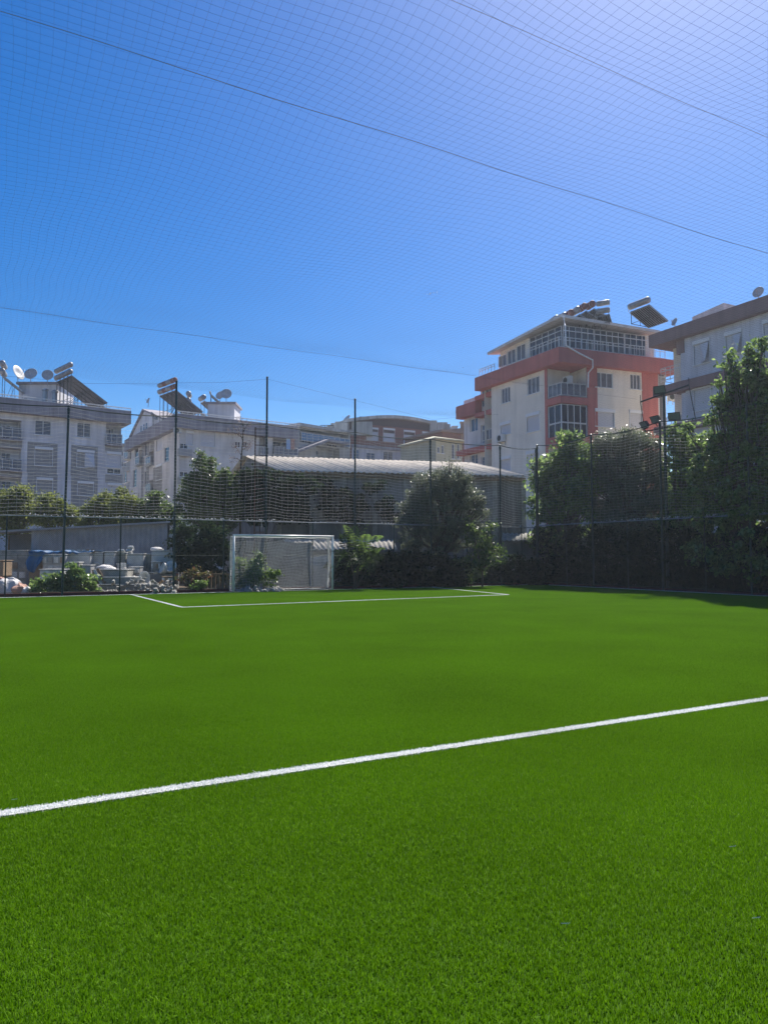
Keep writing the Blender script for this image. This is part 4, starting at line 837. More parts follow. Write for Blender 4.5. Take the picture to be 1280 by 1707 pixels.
# ================= F: grey block with brown bands at the right
c0 = xy(1088, 52.4); cR = xy(1420, 38.8); c1 = xy(1280, 44.5); dR = (c1 - c0) / np.linalg.norm(c1 - c0); cR = c0 + dR * 26; nn = np.array([-dR[1], dR[0]]); nn = nn if nn.dot(f0[:2]) > 0 else -nn
b = thing('apartment_building', (*(c0 + dR * 4), 0), 'pale grey apartment block with slanting brown bands at the right edge', 'apartment building', 'apartment blocks around the pitch')
P = [c0, cR, cR + nn * 13, c0 + nn * 13]; FO = Face(P[0], P[1], P[2]); zt = CAMZ + 372 / FPX * 52.4; zb = FO.uz(1180, 550)[1] ; zb = CAMZ + (926 - 575) / FPX * 52.4
bd = [c0 + dR * 2.35 + nn * .5, cR - dR * .5 + nn * .5, cR - dR * .5 + nn * 12.5, c0 + dR * 2.35 + nn * 12.5]; F = Face(bd[0], bd[1], bd[2])
sF = H(F, [(1156, 567, 1182, 606), (1209, 552, 1236, 590), (1156, 643, 1184, 683), (1207, 634, 1235, 672), (1272, 531, 1300, 570), (1272, 616, 1300, 655), (1330, 510, 1360, 550), (1330, 600, 1360, 640), (1156, 722, 1184, 760)])
shell(b, bd, zb + .02, 'blue_grey_plaster', {0: sF})
m = MB(); poly_prism(m, P, zb, zt); m.build('brown_band', 'brown_plaster', b)
for i, r in enumerate(sF): shutter(F, r, b, ajar=i in (0, 1))
for ya, yb in ((634, 650), (703, 716)):
    z1_, z0_ = F.uz(1150, ya)[1], F.uz(1150, yb)[1]; m = MB(); FO.box(m, .2, 25, z0_, z1_, -.6, -.1); m.build('brown_band', 'brown_plaster', b)
# recessed end with balconies
e0 = c0 + dR * .6 + nn * 1.8; FE = Face(e0, bd[0] + nn * 1.3, bd[2]); m = MB(); FE.wall(m, 0, FE.L, 0, zb + .02, []); m.quad(FE.p(0, 0), FE.p(0, zb), FE.p(0, zb, -10), FE.p(0, 0, -10)); m.build('recess_wall', 'cream_plaster', b)
for yy in (628, 715):
    z_ = F.uz(1140, yy)[1]; railing(FE, 0, FE.L - .1, z_, 1.0, b, o=1.3, n=4, bars=3, ends=1.2, mat_='white_metal')
m = MB(); F.box(m, -.3, .35, zb - .95, zb + .01, -.3, .06); F.box(m, -.3, .35, F.uz(1140, 655)[1], F.uz(1140, 634)[1] - .01, -.3, .12); m.build('brown_bracket', 'brown_plaster', b)
m = MB(); a_, c_ = xy(1163, 52.5), xy(1217, 49.5); n_ = nn; poly_prism(m, [a_, c_, c_ + n_ * 3, a_ + n_ * 3], zt - .3, CAMZ + (926 - 507) / FPX * 50.6); m.build('stair_house', 'beige_plaster', b)
dish(at(1263, 487, 46.5), .36, r0 * -.7 - f0 * .6 + Z * .3, 'pale dish above the brown parapet near the right edge')
# ================= long shed with corrugated roof
e1, e2 = xy(460, 38), xy(890, 40.75); k1, k2 = xy(403, 44), xy(785, 47.4)
ze, zk = CAMZ + (926 - 784) / FPX * 38, CAMZ + (926 - 759) / FPX * 44
b = thing('shed', (*((e1 + k2) / 2), 0), 'long derelict shed with a pale corrugated roof behind the goal', 'shed')
def corrugated(par, e1, e2, k1, k2, ze1, ze2, zk1, zk2, pitch, m_, name='corrugated_roof', amp=.035, th=.012, rows=3):
    """corrugations run from ridge k to eave e"""
    e1, e2, k1, k2 = [np.array([*p_[:2], z_]) for p_, z_ in ((e1, ze1), (e2, ze2), (k1, zk1), (k2, zk2))]
    n_ = int(np.linalg.norm(e2 - e1) / pitch) * 6; V = []; F_ = []
    for r_ in range(rows):
        v0, v1 = r_ / rows - (.02 if r_ else 0), (r_ + 1) / rows; lift = (rows - r_) * -.0 + .02 * (1 - 0)
        for s_ in (0, 1):
            for row_ in (v0, v1):
                for k_ in range(n_ + 1):
                    t_ = k_ / n_; a_ = e1 + (e2 - e1) * t_; c_ = k1 + (k2 - k1) * t_; p_ = a_ + (c_ - a_) * row_; p_ = p_ + Z * (amp * math.cos(k_ * math.pi / 3) + (0.008 if row_ == v0 and r_ else 0) - s_ * th + .012 * math.sin(r_ * 7 + int(t_ * 30) * 2.3)); V.append(p_)
        base = r_ * 4 * (n_ + 1); w_ = n_ + 1
        for k_ in range(n_):
            F_.append((base + k_, base + k_ + 1, base + w_ + k_ + 1, base + w_ + k_)); F_.append((base + 2 * w_ + k_, base + 3 * w_ + k_, base + 3 * w_ + k_ + 1, base + 2 * w_ + k_ + 1)); F_.append((base + k_, base + 2 * w_ + k_, base + 2 * w_ + k_ + 1, base + k_ + 1))
    return npmesh(name, np.array(V), np.array(F_), m_, par)
corrugated(b, e1, e2, k1, k2, ze, ze + .0, zk, zk, .30, 'asbestos', amp=.045, rows=1)
dE = (e2 - e1) / np.linalg.norm(e2 - e1); inwd = (k1 - e1) / np.linalg.norm(k1 - e1)
bk1, bk2 = k1 + inwd * 6, k2 + inwd * 6
corrugated(b, k1, k2, bk1, bk2, zk - .01, zk - .01, ze, ze, .30, 'asbestos', amp=.05)
s1, s2 = e1 + inwd * .45 + dE * .3, e2 + inwd * .45 - dE * .3; s3, s4 = bk2 - inwd * .4 - dE * .3, bk1 - inwd * .4 + dE * .3
F = Face(s1, s2, s3); mb = MB(); ho = H(F, [(560, 850, 585, 880)], .3); F.wall(mb, 0, F.L, 0, ze - .02, [])
for a_, c_ in ((s2, s3), (s4, s1)):
    Fq = Face(a_, c_, (s1 + s3) / 2); Fq.wall(mb, 0, Fq.L, 0, ze - .1, []); mb.tri(Fq.p(0, ze - .1), Fq.p(Fq.L, ze - .1), Fq.p(Fq.L / 2, zk - .08))
mb.build('wall', 'old_wall', b)
m = MB()
for k_ in range(9): u = F.L * k_ / 8; F.box(m, u - .12, u + .12, 0, ze - .05, .002, .08)
m.build('pilaster', 'stoneware', b)
m = MB(); F.box(m, 0, F.L, ze - .25, ze - .1, .02, .3); m.build('eave_board', 'timber', b)
for x0, x1, y0, y1 in ((512, 537, 840, 862), (560, 575, 815, 850), (640, 660, 830, 865)):
    r = F.rect(x0, y0, x1, y1); m = MB(); F.box(m, r[0], r[1], r[2], r[3], .003, .05); m.build('boarded_opening', 'stoneware', b)
# missing sheets: dark slots
# low corrugated store at the left
a_, c_ = xy(52, 33.5), xy(279, 35.5); dd = (c_ - a_) / np.linalg.norm(c_ - a_); n_ = np.array([-dd[1], dd[0]]); n_ = n_ if n_.dot(f0[:2]) > 0 else -n_
zl, zr = CAMZ + (926 - 885) / FPX * 33.5, CAMZ + (926 - 872) / FPX * 35.5
b = thing('store_shed', (*((a_ + c_) / 2), 0), 'low grey corrugated metal store behind the sanitary ware stacks', 'shed')
nc = int(np.linalg.norm(c_ - a_) / .22) * 4; V = []; 
for k_ in range(nc + 1):
    t_ = k_ / nc; p_ = a_ + (c_ - a_) * t_ - n_ * (.03 if k_ % 4 in (1, 2) else 0) ; V += [np.array([*p_, 0]), np.array([*p_, zl + (zr - zl) * t_])]
npmesh('metal_wall', np.array(V), np.array([(2 * k_, 2 * k_ + 2, 2 * k_ + 3, 2 * k_ + 1) for k_ in range(nc)]), 'sheet_metal', b)
m = MB(); l_ = a_ - dd * 1.6; r_ = c_ + dd * .1
def sl(p_, z_): return np.array([*p_[:2], z_])
zl2 = zl - (zr - zl) / np.linalg.norm(c_ - a_) * 1.6
m.hexa([sl(l_ - n_ * .3, zl2), sl(r_ - n_ * .3, zr), sl(r_ + n_ * 5, zr + .1), sl(l_ + n_ * 5, zl2 + .1), sl(l_ - n_ * .3, zl2 + .09), sl(r_ - n_ * .3, zr + .09), sl(r_ + n_ * 5, zr + .19), sl(l_ + n_ * 5, zl2 + .19)]); m.build('roof', 'sheet_metal', b)
m = MB(); 
for p_ in (l_ + dd * .1, l_ + dd * .1 + n_ * 4.8): m.tube([sl(p_, 0), sl(p_, zl2)], .05, 6)
m.build('post', 'timber', b)
m = MB(); m.quad(sl(l_ + n_ * 5, 0), sl(r_ + n_ * 5, 0), sl(r_ + n_ * 5, zr + .05), sl(l_ + n_ * 5, zl2 + .05)); m.quad(sl(r_, 0), sl(r_ + n_ * 5, 0), sl(r_ + n_ * 5, zr + .05), sl(r_, zr)); m.quad(sl(a_, 0), sl(a_ + n_ * 5, 0), sl(a_ + n_ * 5, zl + .05), sl(a_, zl)); m.build('side_wall', 'sheet_metal', b)
m = MB(); q_ = c_ + dd * .0; 
for k_ in range(7): p_ = q_ + dd * (.12 + .16 * k_) - n_ * .1; m.obox(sl(p_, 1.25), np.array([*dd, 0]), np.array([*n_, 0]), Z, .06, .012, 1.2)
m.obox(sl(q_ + dd * .6 - n_ * .12, 2.2), np.array([*dd, 0]), np.array([*n_, 0]), Z, .62, .02, .04); tag(m.build('slat_fence', 'galvanised'), 'short pale slat fence at the right end of the metal store', 'fence')
# small lean-to roofs behind the goal
b = thing('lean_to', (*xy(560, 34), 0), 'lean-to with a small sunlit corrugated roof behind the goal', 'lean-to')
x0_, x1_ = xy(488, 34.2), xy(662, 35); y0_, y1_ = xy(470, 36.2), xy(655, 37.2); za = CAMZ + (926 - 916) / FPX * 34.4; zb_ = CAMZ + (926 - 899) / FPX * 36.5
corrugated(b, x0_, x1_, y0_, y1_, za, za, zb_, zb_, .22, 'old_sheet', amp=.03, rows=1)
m = MB(); i_ = np.array([f0[0], f0[1]]); poly_prism(m, [x0_ + i_ * .5, x1_ + i_ * .5, y1_, y0_], 0, za - .1); m.build('wall', 'concrete', b)
m = MB(); 
for x in (490, 575, 655): p_ = xy(x, 34.3); m.tube([sl(p_, 0), sl(p_, za)], .04, 6)
m.build('post', 'dark_metal', b)
b = thing('lean_to', (*xy(866, 39), 0), 'shaded grey lean-to with a corrugated roof at the fence corner', 'lean-to')
x0_, x1_ = xy(836, 38.2), xy(915, 39); y0_, y1_ = xy(838, 40.2), xy(915, 40.6); za = CAMZ + (926 - 901) / FPX * 38.4; zb_ = CAMZ + (926 - 889) / FPX * 40.3
corrugated(b, x0_, x1_, y0_, y1_, za, za, zb_, zb_, .26, 'stoneware', amp=.03, rows=1)
m = MB(); poly_prism(m, [x0_ + i_ * .5, x1_ + i_ * .5, y1_, y0_], 0, za - .1); m.build('wall', 'old_wall', b)
# grey wall behind the goal and pale boundary wall
m = MB(); p0, p1 = onY(385, 960, 31.4), onY(520, 960, 31.4); m.box((p0[0], 31.4, 0), (p1[0], 31.6, 2.05)); tag(m.build('block_wall', 'concrete'), 'rough grey block wall behind the goal net', 'wall')
m = MB(); p0, p1 = onY(517, 960, 31.1), onY(548, 960, 31.1); m.hexa([(p0[0], 31.1, 0), (p1[0], 31.1, 0), (p1[0], 31.15, 0), (p0[0], 31.15, 0), (p0[0] + .1, 31.3, 1.35), (p1[0] + .1, 31.3, 1.5), (p1[0] + .1, 31.35, 1.5), (p0[0] + .1, 31.35, 1.35)]); tag(m.build('leaning_sheet', 'pale_wall'), 'pale board leaning behind the goal net', 'board')
m = MB(); m.box((25.95, -6, 0), (26.15, 31.5, 2.3)); tag(m.build('boundary_wall', 'old_wall'), 'dark rendered boundary wall in the shade beyond the side fence', 'wall')

def lump(m, c, rx, ry, rz, seed=0, n=14, k_=9, amp=.16, floor=None):
    rg = np.random.default_rng(seed); ph = rg.uniform(0, 6, 6); i0 = len(m.v)
    for a in range(k_ + 1):
        th = math.pi * a / k_
        for j in range(n):
            p = 2 * math.pi * j / n; rr = 1 + amp * (math.sin(3 * p + ph[0] + 2 * th) + .7 * math.sin(5 * p + ph[1] - 3 * th) + .6 * math.sin(4 * th + ph[2] + p)) * .5
            v = np.array([c[0] + rx * rr * math.sin(th) * math.cos(p), c[1] + ry * rr * math.sin(th) * math.sin(p), c[2] + rz * rr * math.cos(th)])
            if floor is not None: v[2] = max(v[2], floor)
            m.v.append(v)
    for a in range(k_):
        for j in range(n): m.f.append((i0 + a * n + j, i0 + (a + 1) * n + j, i0 + (a + 1) * n + (j + 1) % n, i0 + a * n + (j + 1) % n))
    return m
def crate(x0, x1, y0, y1, d, dep, label, mt_='wrapped', style='box', group='stacked sanitary ware in the yard', name='wrapped_stack', cat='stack'):
    a_, c_ = at(x0, y1, d), at(x1, y1, d); zt_ = at(x0, y0, d)[2]; zb_ = max(0, min(a_[2], c_[2])); w_ = np.linalg.norm(c_ - a_); cen = (a_ + c_) / 2 + f0 * dep / 2
    t_ = thing(name, (cen[0], cen[1], zb_), label, cat, group)
    ln = random.uniform(-.03, .03); x = r0 * math.cos(ln) + f0 * math.sin(ln); y = np.cross(Z, x)
    m = MB(); hz = (zt_ - zb_) / 2; m.obox((cen[0], cen[1], zb_ + hz), x, y, Z, w_ / 2, dep / 2, hz); m.build('wrapping', mt_, t_, bevel=min(.06, w_ * .12))
    fr = np.array([cen[0], cen[1], 0]) - y * dep / 2
    if style == 'basins':
        n_ = max(1, round(w_ / .42))
        for k_ in range(n_):
            for r_ in range(max(1, round(hz * 2 / .62))):
                q = fr + x * (w_ * ((k_ + .5) / n_ - .5)) + Z * (zb_ + .32 + .62 * r_); s_ = w_ / n_ * .42
                if q[2] + s_ > zt_: continue
                m = MB(); m.lathe(q, [(s_, -.01), (s_ * 1.02, .02), (s_ * .86, .04), (s_ * .5, -.03), (.01, -.04)], 18, -y, .85, 1.15); m.build('basin', 'porcelain', t_, True)
    if style == 'shelf':
        for r_ in range(1, 4):
            z_ = zb_ + (zt_ - zb_) * r_ / 4; m = MB(); m.obox(fr + Z * z_ - y * .01, x, y, Z, w_ / 2 + .01, .02, .018); m.build('strap', 'stoneware', t_)
        for r_ in range(4):
            for k_ in range(4):
                if random.random() < .6: m = MB(); m.obox(fr + x * w_ * ((k_ + .5) / 4 - .5) + Z * (zb_ + (zt_ - zb_) * (r_ + .45) / 4) - y * .02, x, y, Z, w_ * .09, .03, (zt_ - zb_) * .08); m.build('packed_tile', random.choice(['stoneware', 'cardboard', 'porcelain']), t_)
    if style == 'cardboard':
        m = MB(); m.obox(fr + Z * (zb_ + hz) - y * .005, x, y, Z, .03, .008, hz * .98); m.build('tape', 'timber', t_)
    m = MB()   # loose sheet and rim on top
    m.obox((cen[0], cen[1], zt_ + .015), x, y, Z, w_ / 2 + .02, dep / 2 + .02, .015); m.build('top_sheet', 'porcelain' if mt_ != 'cardboard' else 'cardboard', t_, bevel=.01)
    return t_
crate(69.5, 108, 925, 985, 30.0, .9, 'leftmost pallet of packed tiles beside the blue tarpaulin', 'wrapped', 'shelf')
crate(110, 149, 922.5, 985, 30.4, .9, 'wide wrapped pallet between the tarpaulin posts, behind the fig bush', 'wrapped', 'box')
crate(151, 171, 921.5, 985, 30.8, .8, 'wrapped stack with one upright basin, left of a matching pair', 'wrapped', 'basins')
crate(172.5, 190, 920.5, 985, 30.8, .8, 'wrapped stack with one upright basin, right of a matching pair', 'wrapped', 'basins')
crate(192, 209, 922, 985, 31.2, .8, 'narrow dark stack under the two white toilets', 'stoneware', 'box')
crate(210, 238, 924, 985, 31.0, .8, 'tall plastic wrapped stack right of the toilets', 'wrapped', 'box')
crate(239, 250.5, 924, 985, 31.4, .8, 'narrow stack squeezed between two wider wrapped stacks', 'stoneware', 'box')
crate(251, 291, 918.5, 985, 31.2, .8, 'stack with square basins on its face at the right end', 'wrapped', 'basins')
crate(65, 105, 950, 986, 28.6, .7, 'low pale bathtub shaped bundle in front of the tile pallet', 'porcelain', 'box', name='low_bundle', cat='bundle')
crate(166, 212, 950, 968, 29.2, .8, 'long grey trough lying across the stone blocks', 'stoneware', 'box', name='trough', cat='trough')
crate(172, 225, 963, 975, 28.9, .8, 'pale slab on blocks under the long trough', 'stoneware', 'box', name='slab_stack', cat='slab')
crate(163, 262, 975, 985, 28.7, .5, 'long low dark beam lying along the fence', 'concrete', 'plain', name='beam', cat='beam')
crate(250, 292, 955, 975, 30.2, .5, 'stack of rough blocks under the pair of white bowls', 'concrete', 'box', name='block_stack', cat='blocks')
crate(-14, 5, 935, 962, 30.5, .8, 'brown cardboard box at the left edge of the yard', 'cardboard', 'cardboard', name='cardboard_box', cat='box', group=None)
crate(-8, 44, 918, 985, 32.6, .8, 'dim stack in the shade of the open store', 'stoneware', 'shelf')
for x0, x1, y0, y1, d_, mm, st, lab in [(112, 130, 938, 985, 29.4, 'stoneware', 'shelf', 'short pallet of stone pieces in front of the wide wrapped pallet'), (131, 150, 943, 985, 29.6, 'wrapped', 'box', 'short wrapped bundle in front of the wide pallet'), (153, 163, 951, 985, 29.3, 'cardboard', 'cardboard', 'upright cardboard pack left of the long trough'), (214, 232, 946, 985, 30.1, 'wrapped', 'shelf', 'short pallet of mixed pieces beside the upright oval basin'), (252, 268, 937, 985, 30.7, 'stoneware', 'shelf', 'stone pallet in front of the square basins, left half'), (270, 290, 962, 985, 29.5, 'cardboard', 'shelf', 'low brown pallet of broken stone near the second tall fence post'), (194, 207, 941, 985, 30.6, 'wrapped', 'box', 'narrow wrapped bundle behind the trough')]:
    crate(x0, x1, y0, y1, d_, .5, lab, mm, st, name='pallet_stack', cat='stack')
t_ = None
for i, (xa, ya, xb, yb) in enumerate([(158, 950, 170, 975), (163, 948, 176, 972), (215, 975, 236, 962), (250, 985, 272, 968)]):
    m = MB(); a, c = at(xa, ya, 29.1), at(xb, yb, 28.9); e_ = (c - a) / np.linalg.norm(c - a); s_ = np.cross(e_, f0); s_ /= np.linalg.norm(s_); m.obox((a + c) / 2, e_, s_, np.cross(e_, s_), np.linalg.norm(c - a) / 2, .05, .012)
    tag(m.build('plank', 'timber' if i % 2 else 'porcelain'), ['pale plank leaning at the left end of the trough', 'brown plank leaning at the left end of the trough', 'pale plank resting on the rubble below the oval basin', 'brown plank lying over the rubble near the tall post'][i], 'plank')
# blue tarpaulin draped over the pallets
t0_, t1_ = at(46, 985, 30.3), at(72, 985, 29.85); m = MB()
nu, nv = 14, 12; d_ = (t1_ - t0_); d_[2] = 0
for i in range(nu + 1):
    for j in range(nv + 1):
        u, v = i / nu, j / nv; p = t0_ + d_ * u; z = 1.60 - v * (.35 + .5 * math.sin(u * 2.9 + .4)); m.v.append(np.array([p[0], p[1], 0]) - f0 * (.08 * math.sin(u * 11) * v + .1 * v) + Z * z + r0 * .05 * math.sin(v * 6))
for i in range(nu):
    for j in range(nv): a = i * (nv + 1) + j; m.f.append((a, a + nv + 1, a + nv + 2, a + 1))
i0 = len(m.v); q0, q1 = at(50, 921.5, 29.8), at(157, 919, 30.6)
for i in range(31):
    p = q0 + (q1 - q0) * i / 30; z_ = 1.62 + .025 * math.sin(i * 1.3) + .03 * math.sin(i * .5)
    m.v += [np.array([p[0], p[1], z_ - .07 - .03 * math.sin(i * 2.1)]) - f0 * .05, np.array([p[0], p[1], z_]), np.array([p[0], p[1], z_ + .02]) + f0 * .5, np.array([p[0], p[1], z_ - .02]) + f0 * 1.1]
for i in range(30):
    for j in range(3): a = i0 + i * 4 + j; m.f.append((a, a + 4, a + 5, a + 1))
o = m.build('tarpaulin', 'tarp_blue', None, True); tag(o, 'blue tarpaulin draped over the pallets near the store', 'tarpaulin'); md = o.modifiers.new('thick', 'SOLIDIFY'); md.thickness = .006
crate(47, 70, 936, 985, 30.6, .6, 'dark bundle hidden under the blue tarpaulin', 'cardboard', 'plain')
# little frames lying on the tarpaulin
for k_, x in enumerate((118, 136, 151)):
    p = at(x, 918.5, 30.7); m = MB(); m.box(p - np.array([.17, .1, .05]), p + np.array([.17, .1, .0])); m.box(p + np.array([-.15, -.08, .003]), p + np.array([-.05, .08, .07])); m.box(p + np.array([.04, -.08, .003]), p + np.array([.14, .08, .06])); tag(m.build('small_pack', 'porcelain' if k_ < 2 else 'cardboard'), ['small pale pack on the tarpaulin beside the fence post', 'small pale pack in the middle of the tarpaulin', 'small brown pack at the right end of the tarpaulin'][k_], 'pack')
def toilet(p, a, label, tip=0., S=.62):
    p = np.asarray(p, float); t_ = thing('toilet', p, label, 'toilet', 'white toilets and bowls left in the yard'); x = dirc(a); s_ = np.cross(Z, x)
    up_ = Z * math.cos(tip) + x * math.sin(tip)
    m = MB(); m.lathe(p, [(a_ * S, b_ * S) for a_, b_ in [(.13, 0), (.11, .1), (.10, .18), (.17, .32), (.21, .38), (.20, .40), (.15, .38), (.08, .25), (.01, .22)]], 18, up_, 1.25, .9); m.build('bowl', 'porcelain', t_, True)
    m = MB(); c = p + (up_ * .52 - x * .25 * math.cos(tip)) * S; m.obox(c, s_, np.cross(up_, s_), up_, .2 * S, .09 * S, .16 * S); m.build('cistern', 'porcelain', t_, bevel=.03)
    return t_
toilet(at(202, 923, 31.4), -70, 'white toilet on the dark stack, lying left of the other', 1.2)
toilet(at(219, 925, 31.2), -110, 'white toilet with raised cistern on the tall wrapped stack', .5)
toilet(at(206, 956, 29.9), -60, 'white toilet standing on the long trough', 0)
toilet(at(211, 968, 29.6), -130, 'white toilet tilted beside a numbered box', .25)
def bowl(p, s_, label, ax=None):
    t_ = thing('basin', p, label, 'basin', 'white toilets and bowls left in the yard'); m = MB(); ax = -f0 if ax is None else ax
    m.lathe(p + Z * s_, [(s_ * .3, -.22), (s_ * .8, -.16), (s_, -.02), (s_ * 1.04, .02), (s_ * .92, .03), (s_ * .6, -.06), (.01, -.1)], 20, ax, .95, 1.15); m.build('bowl', 'porcelain', t_, True)
    m = MB(); m.lathe(p + Z * s_ * .9, [(.03, -.085), (.03, -.07), (.001, -.07)], 8, ax); m.build('drain', 'galvanised', t_)
bowl(at(241, 974, 29.5), .24, 'upright oval white basin at ground level between the stacks')
bowl(at(271, 955, 30.0), .2, 'white bowl on the right, left one of the touching pair', -f0 * .5 - r0 * .6 + Z * .3)
bowl(at(285, 954, 30.1), .24, 'white bowl on the right, right one of the touching pair', -f0 * .6 + Z * .5)
m = MB(); lump(m, at(175, 947, 29.8), .33, .2, .13, 3); lump(m, at(184, 949, 29.7), .25, .2, .09, 4); tag(m.build('sack', 'sack_white', None, True), 'crumpled white sack on top of the long trough', 'sack')
m = MB(); lump(m, at(188, 966, 29.3), .34, .2, .12, 5); tag(m.build('sack', 'sack_white', None, True), 'flat white sack lying on the pale slab', 'sack')
m = MB(); lump(m, at(262, 915.5, 31.6), .28, .25, .09, 6); tag(m.build('sack', 'sack_white', None, True), 'white sheeting heaped on the stack at the right end', 'sack')
p = at(222.5, 963.5, 29.5); m = MB(); m.obox(p, r0 * .9 + Z * .3, f0, Z * .95 - r0 * .3, .08, .08, .08); tag(m.build('small_box', 'porcelain', bevel=.01), 'small white box tilted at the end of the slab', 'box')
# white and pink builders' sacks by the fence
for i, (x, y, s_, mm, lab) in enumerate([(14, 988, .42, 'sack_white', 'big white bulk bag at the bottom left by the fence'), (30, 993, .30, 'sack_pink', 'pink rubble bag beside the big white bag'), (-4, 978, .40, 'sack_pink', 'pinkish bag behind the white one at the left edge'), (45, 994, .2, 'sack_white', 'small white bag at the right end of the bags'), (22, 975, .28, 'sack_white', 'upper white bag leaning on the pile')]):
    p = at(x, y, 28.0 + .3 * (i in (2, 4))); m = MB(); lump(m, np.array([p[0], p[1], max(s_ * .5, p[2])]), s_ * 1.15, s_, s_ * .85, 20 + i, 18, 12, .22, floor=.0); tag(m.build('rubble_bag', mm), lab, 'bag', 'bags of rubble by the fence')
# loose rubble along the fence
V, F_ = [], []
for i in range(1000):
    x = random.choice([random.uniform(230, 292), random.uniform(140, 230), random.uniform(385, 470), random.uniform(225, 290)]); d_ = random.uniform(28.2, 29.9) + (1.2 if x > 380 else 0); p = at(x, 985, d_); s_ = random.uniform(.02, .085); p[2] = s_ * .4 + max(0, random.gauss(.0, .22 if i % 3 else .12)) * (1 if x < 300 else .3)
    A = rng.normal(0, 1, (3, 3)); Q, _ = np.linalg.qr(A); h = Q * (s_ * np.array([[1.3], [.8], [.45]])); k0 = len(V)
    V += [p + h[0] * a + h[1] * b_ + h[2] * c for c in (-1, 1) for a, b_ in ((-1, -1), (1, -1), (1, 1), (-1, 1))]
    F_ += [tuple(k0 + k_ for k_ in q) for q in ((3, 2, 1, 0), (4, 5, 6, 7), (0, 1, 5, 4), (1, 2, 6, 5), (2, 3, 7, 6), (3, 0, 4, 7))]
tag(npmesh('rubble', np.array(V), np.array(F_), 'stoneware'), 'loose pale broken rubble strewn behind the fence', 'rubble', kind='stuff')
# low plank behind the small reddish shrub, slatted crate
t_ = thing('wooden_crate', at(360, 985, 30) * np.array([1, 1, 0]), 'low slatted crate beside the left goal post', 'crate')
p = at(344, 985, 29.9); 
for k_ in range(6): m = MB(); q = p + r0 * .17 * k_; m.obox(np.array([q[0], q[1], .38]), r0, f0, Z, .05, .02, .3); m.build('slat', 'timber', t_)
m = MB(); q = p + r0 * .42; m.obox(np.array([q[0], q[1], .7]), r0, f0, Z, .55, .05, .03); m.obox(np.array([q[0], q[1], .1]), r0, f0, Z, .55, .05, .03); m.build('rail', 'timber', t_)
# dark ladder tower left of the tall post
t_ = thing('ladder_tower', at(436, 985, 31.5) * np.array([1, 1, 0]), 'rusty ladder tower of two poles with rungs behind the fence', 'ladder tower')
pa, pb = at(426, 712, 31.3), at(445.5, 712, 31.3); 
for q in (pa, pb): m = MB(); m.tube([q * np.array([1, 1, 0]), q], .03, 6); m.build('upright', 'rusty_metal', t_)
for y in (715, 728.5, 742, 760, 778, 796, 815, 833, 851, 869, 887):
    a, c = at(426, y, 31.3), at(445.5, y, 31.3); m = MB(); m.tube([a, c], .018, 5); m.build('rung', 'rusty_metal', t_)
# metal frame seen through the goal net
t_ = thing('metal_frame', at(425, 985, 31) * np.array([1, 1, 0]), 'dark leaning steel frame seen through the left half of the goal net', 'frame')
for (xa, ya, xb, yb) in ((393, 930, 409, 897), (407, 985, 409, 897), (425, 985, 429, 897), (408, 921, 427, 923)):
    m = MB(); a, c = at(xa, ya, 31.0), at(xb, yb, 31.0); a[2] = max(a[2], 0); m.tube([a, c], .035, 6); m.build('bar', 'dark_metal', t_)
# ---------------------------------------------------------------- floodlight masts
def mast(base, H_, label, lamps, frame=True):
    t_ = thing('floodlight_mast', base, label, 'floodlight'); base = np.asarray(base, float); sidev = np.array([0, -1, 0.]); inn_ = np.array([-1, 0, 0.])
    m = MB(); m.tube([base, base + Z * H_], .07, 10, .05); m.build('pole', 'green_metal', t_)
    m = MB(); hb = H_ - .25
    for s_ in (-1, 1): m.tube([base + sidev * 1.25 * s_ * 1 + Z * (hb + .12 * s_), base + sidev * (1.55 if s_ > 0 else 1.05) * s_ * 1 + Z * (hb - 1.45)], .02, 5); m.tube([base + sidev * 1.25 * s_ + Z * (hb + .12 * s_), base + sidev * 1.25 * s_ + Z * (hb + .12 * s_ + .3)], .015, 5)
    m.tube([base - sidev * 1.25 + Z * (hb - .12), base + sidev * 1.25 + Z * (hb + .12)], .035, 6); m.tube([base - sidev * 1.05 + Z * (hb - 1.45), base + sidev * 1.55 + Z * (hb - 1.45)], .03, 6); m.build('cross_frame', 'dark_metal', t_)
    for (s_, z_, tl, ya) in lamps:
        c = base + sidev * s_ + Z * (H_ + z_) + inn_ * .12; dn = inn_ * math.cos(tl) * math.cos(ya) + sidev * math.sin(ya) * math.cos(tl) - Z * math.sin(tl); sx = np.cross(Z, dn); sx /= np.linalg.norm(sx); up_ = np.cross(dn, sx)
        m = MB(); P = [c + sx * a * .24 + up_ * b_ * .17 + dn * .05 for a, b_ in ((-1, -1), (1, -1), (1, 1), (-1, 1))]; Q = [c + sx * a * .16 + up_ * b_ * .1 - dn * .1 for a, b_ in ((-1, -1), (1, -1), (1, 1), (-1, 1))]; m.hexa(Q + P); l_ = m.build('lamp_head', 'dark_metal', t_)
        m = MB(); m.obox(c + dn * .056, sx, up_, dn, .21, .14, .005); m.build('lens', 'lamp_glass', l_)
        m = MB(); m.tube([c - sx * .26, c - sx * .26 - dn * .02 - Z * .2, c + sx * .26 - Z * .2, c + sx * .26], .012, 5); m.tube([c - Z * .2, np.array([c[0] + .1, c[1], c[2] - .3])], .02, 5); m.build('bracket', 'dark_metal', l_)
mb_ = onX(1113, 975, FX + .28); mb_[2] = 0
mast(mb_, 8.5, 'dark green floodlight mast with four lamps above the side fence', [(-.1, -.05, .5, .4), (-.95, -1.42, .6, -.3), (-.35, -1.28, .55, -.1), (.6, -1.3, .5, .5)])

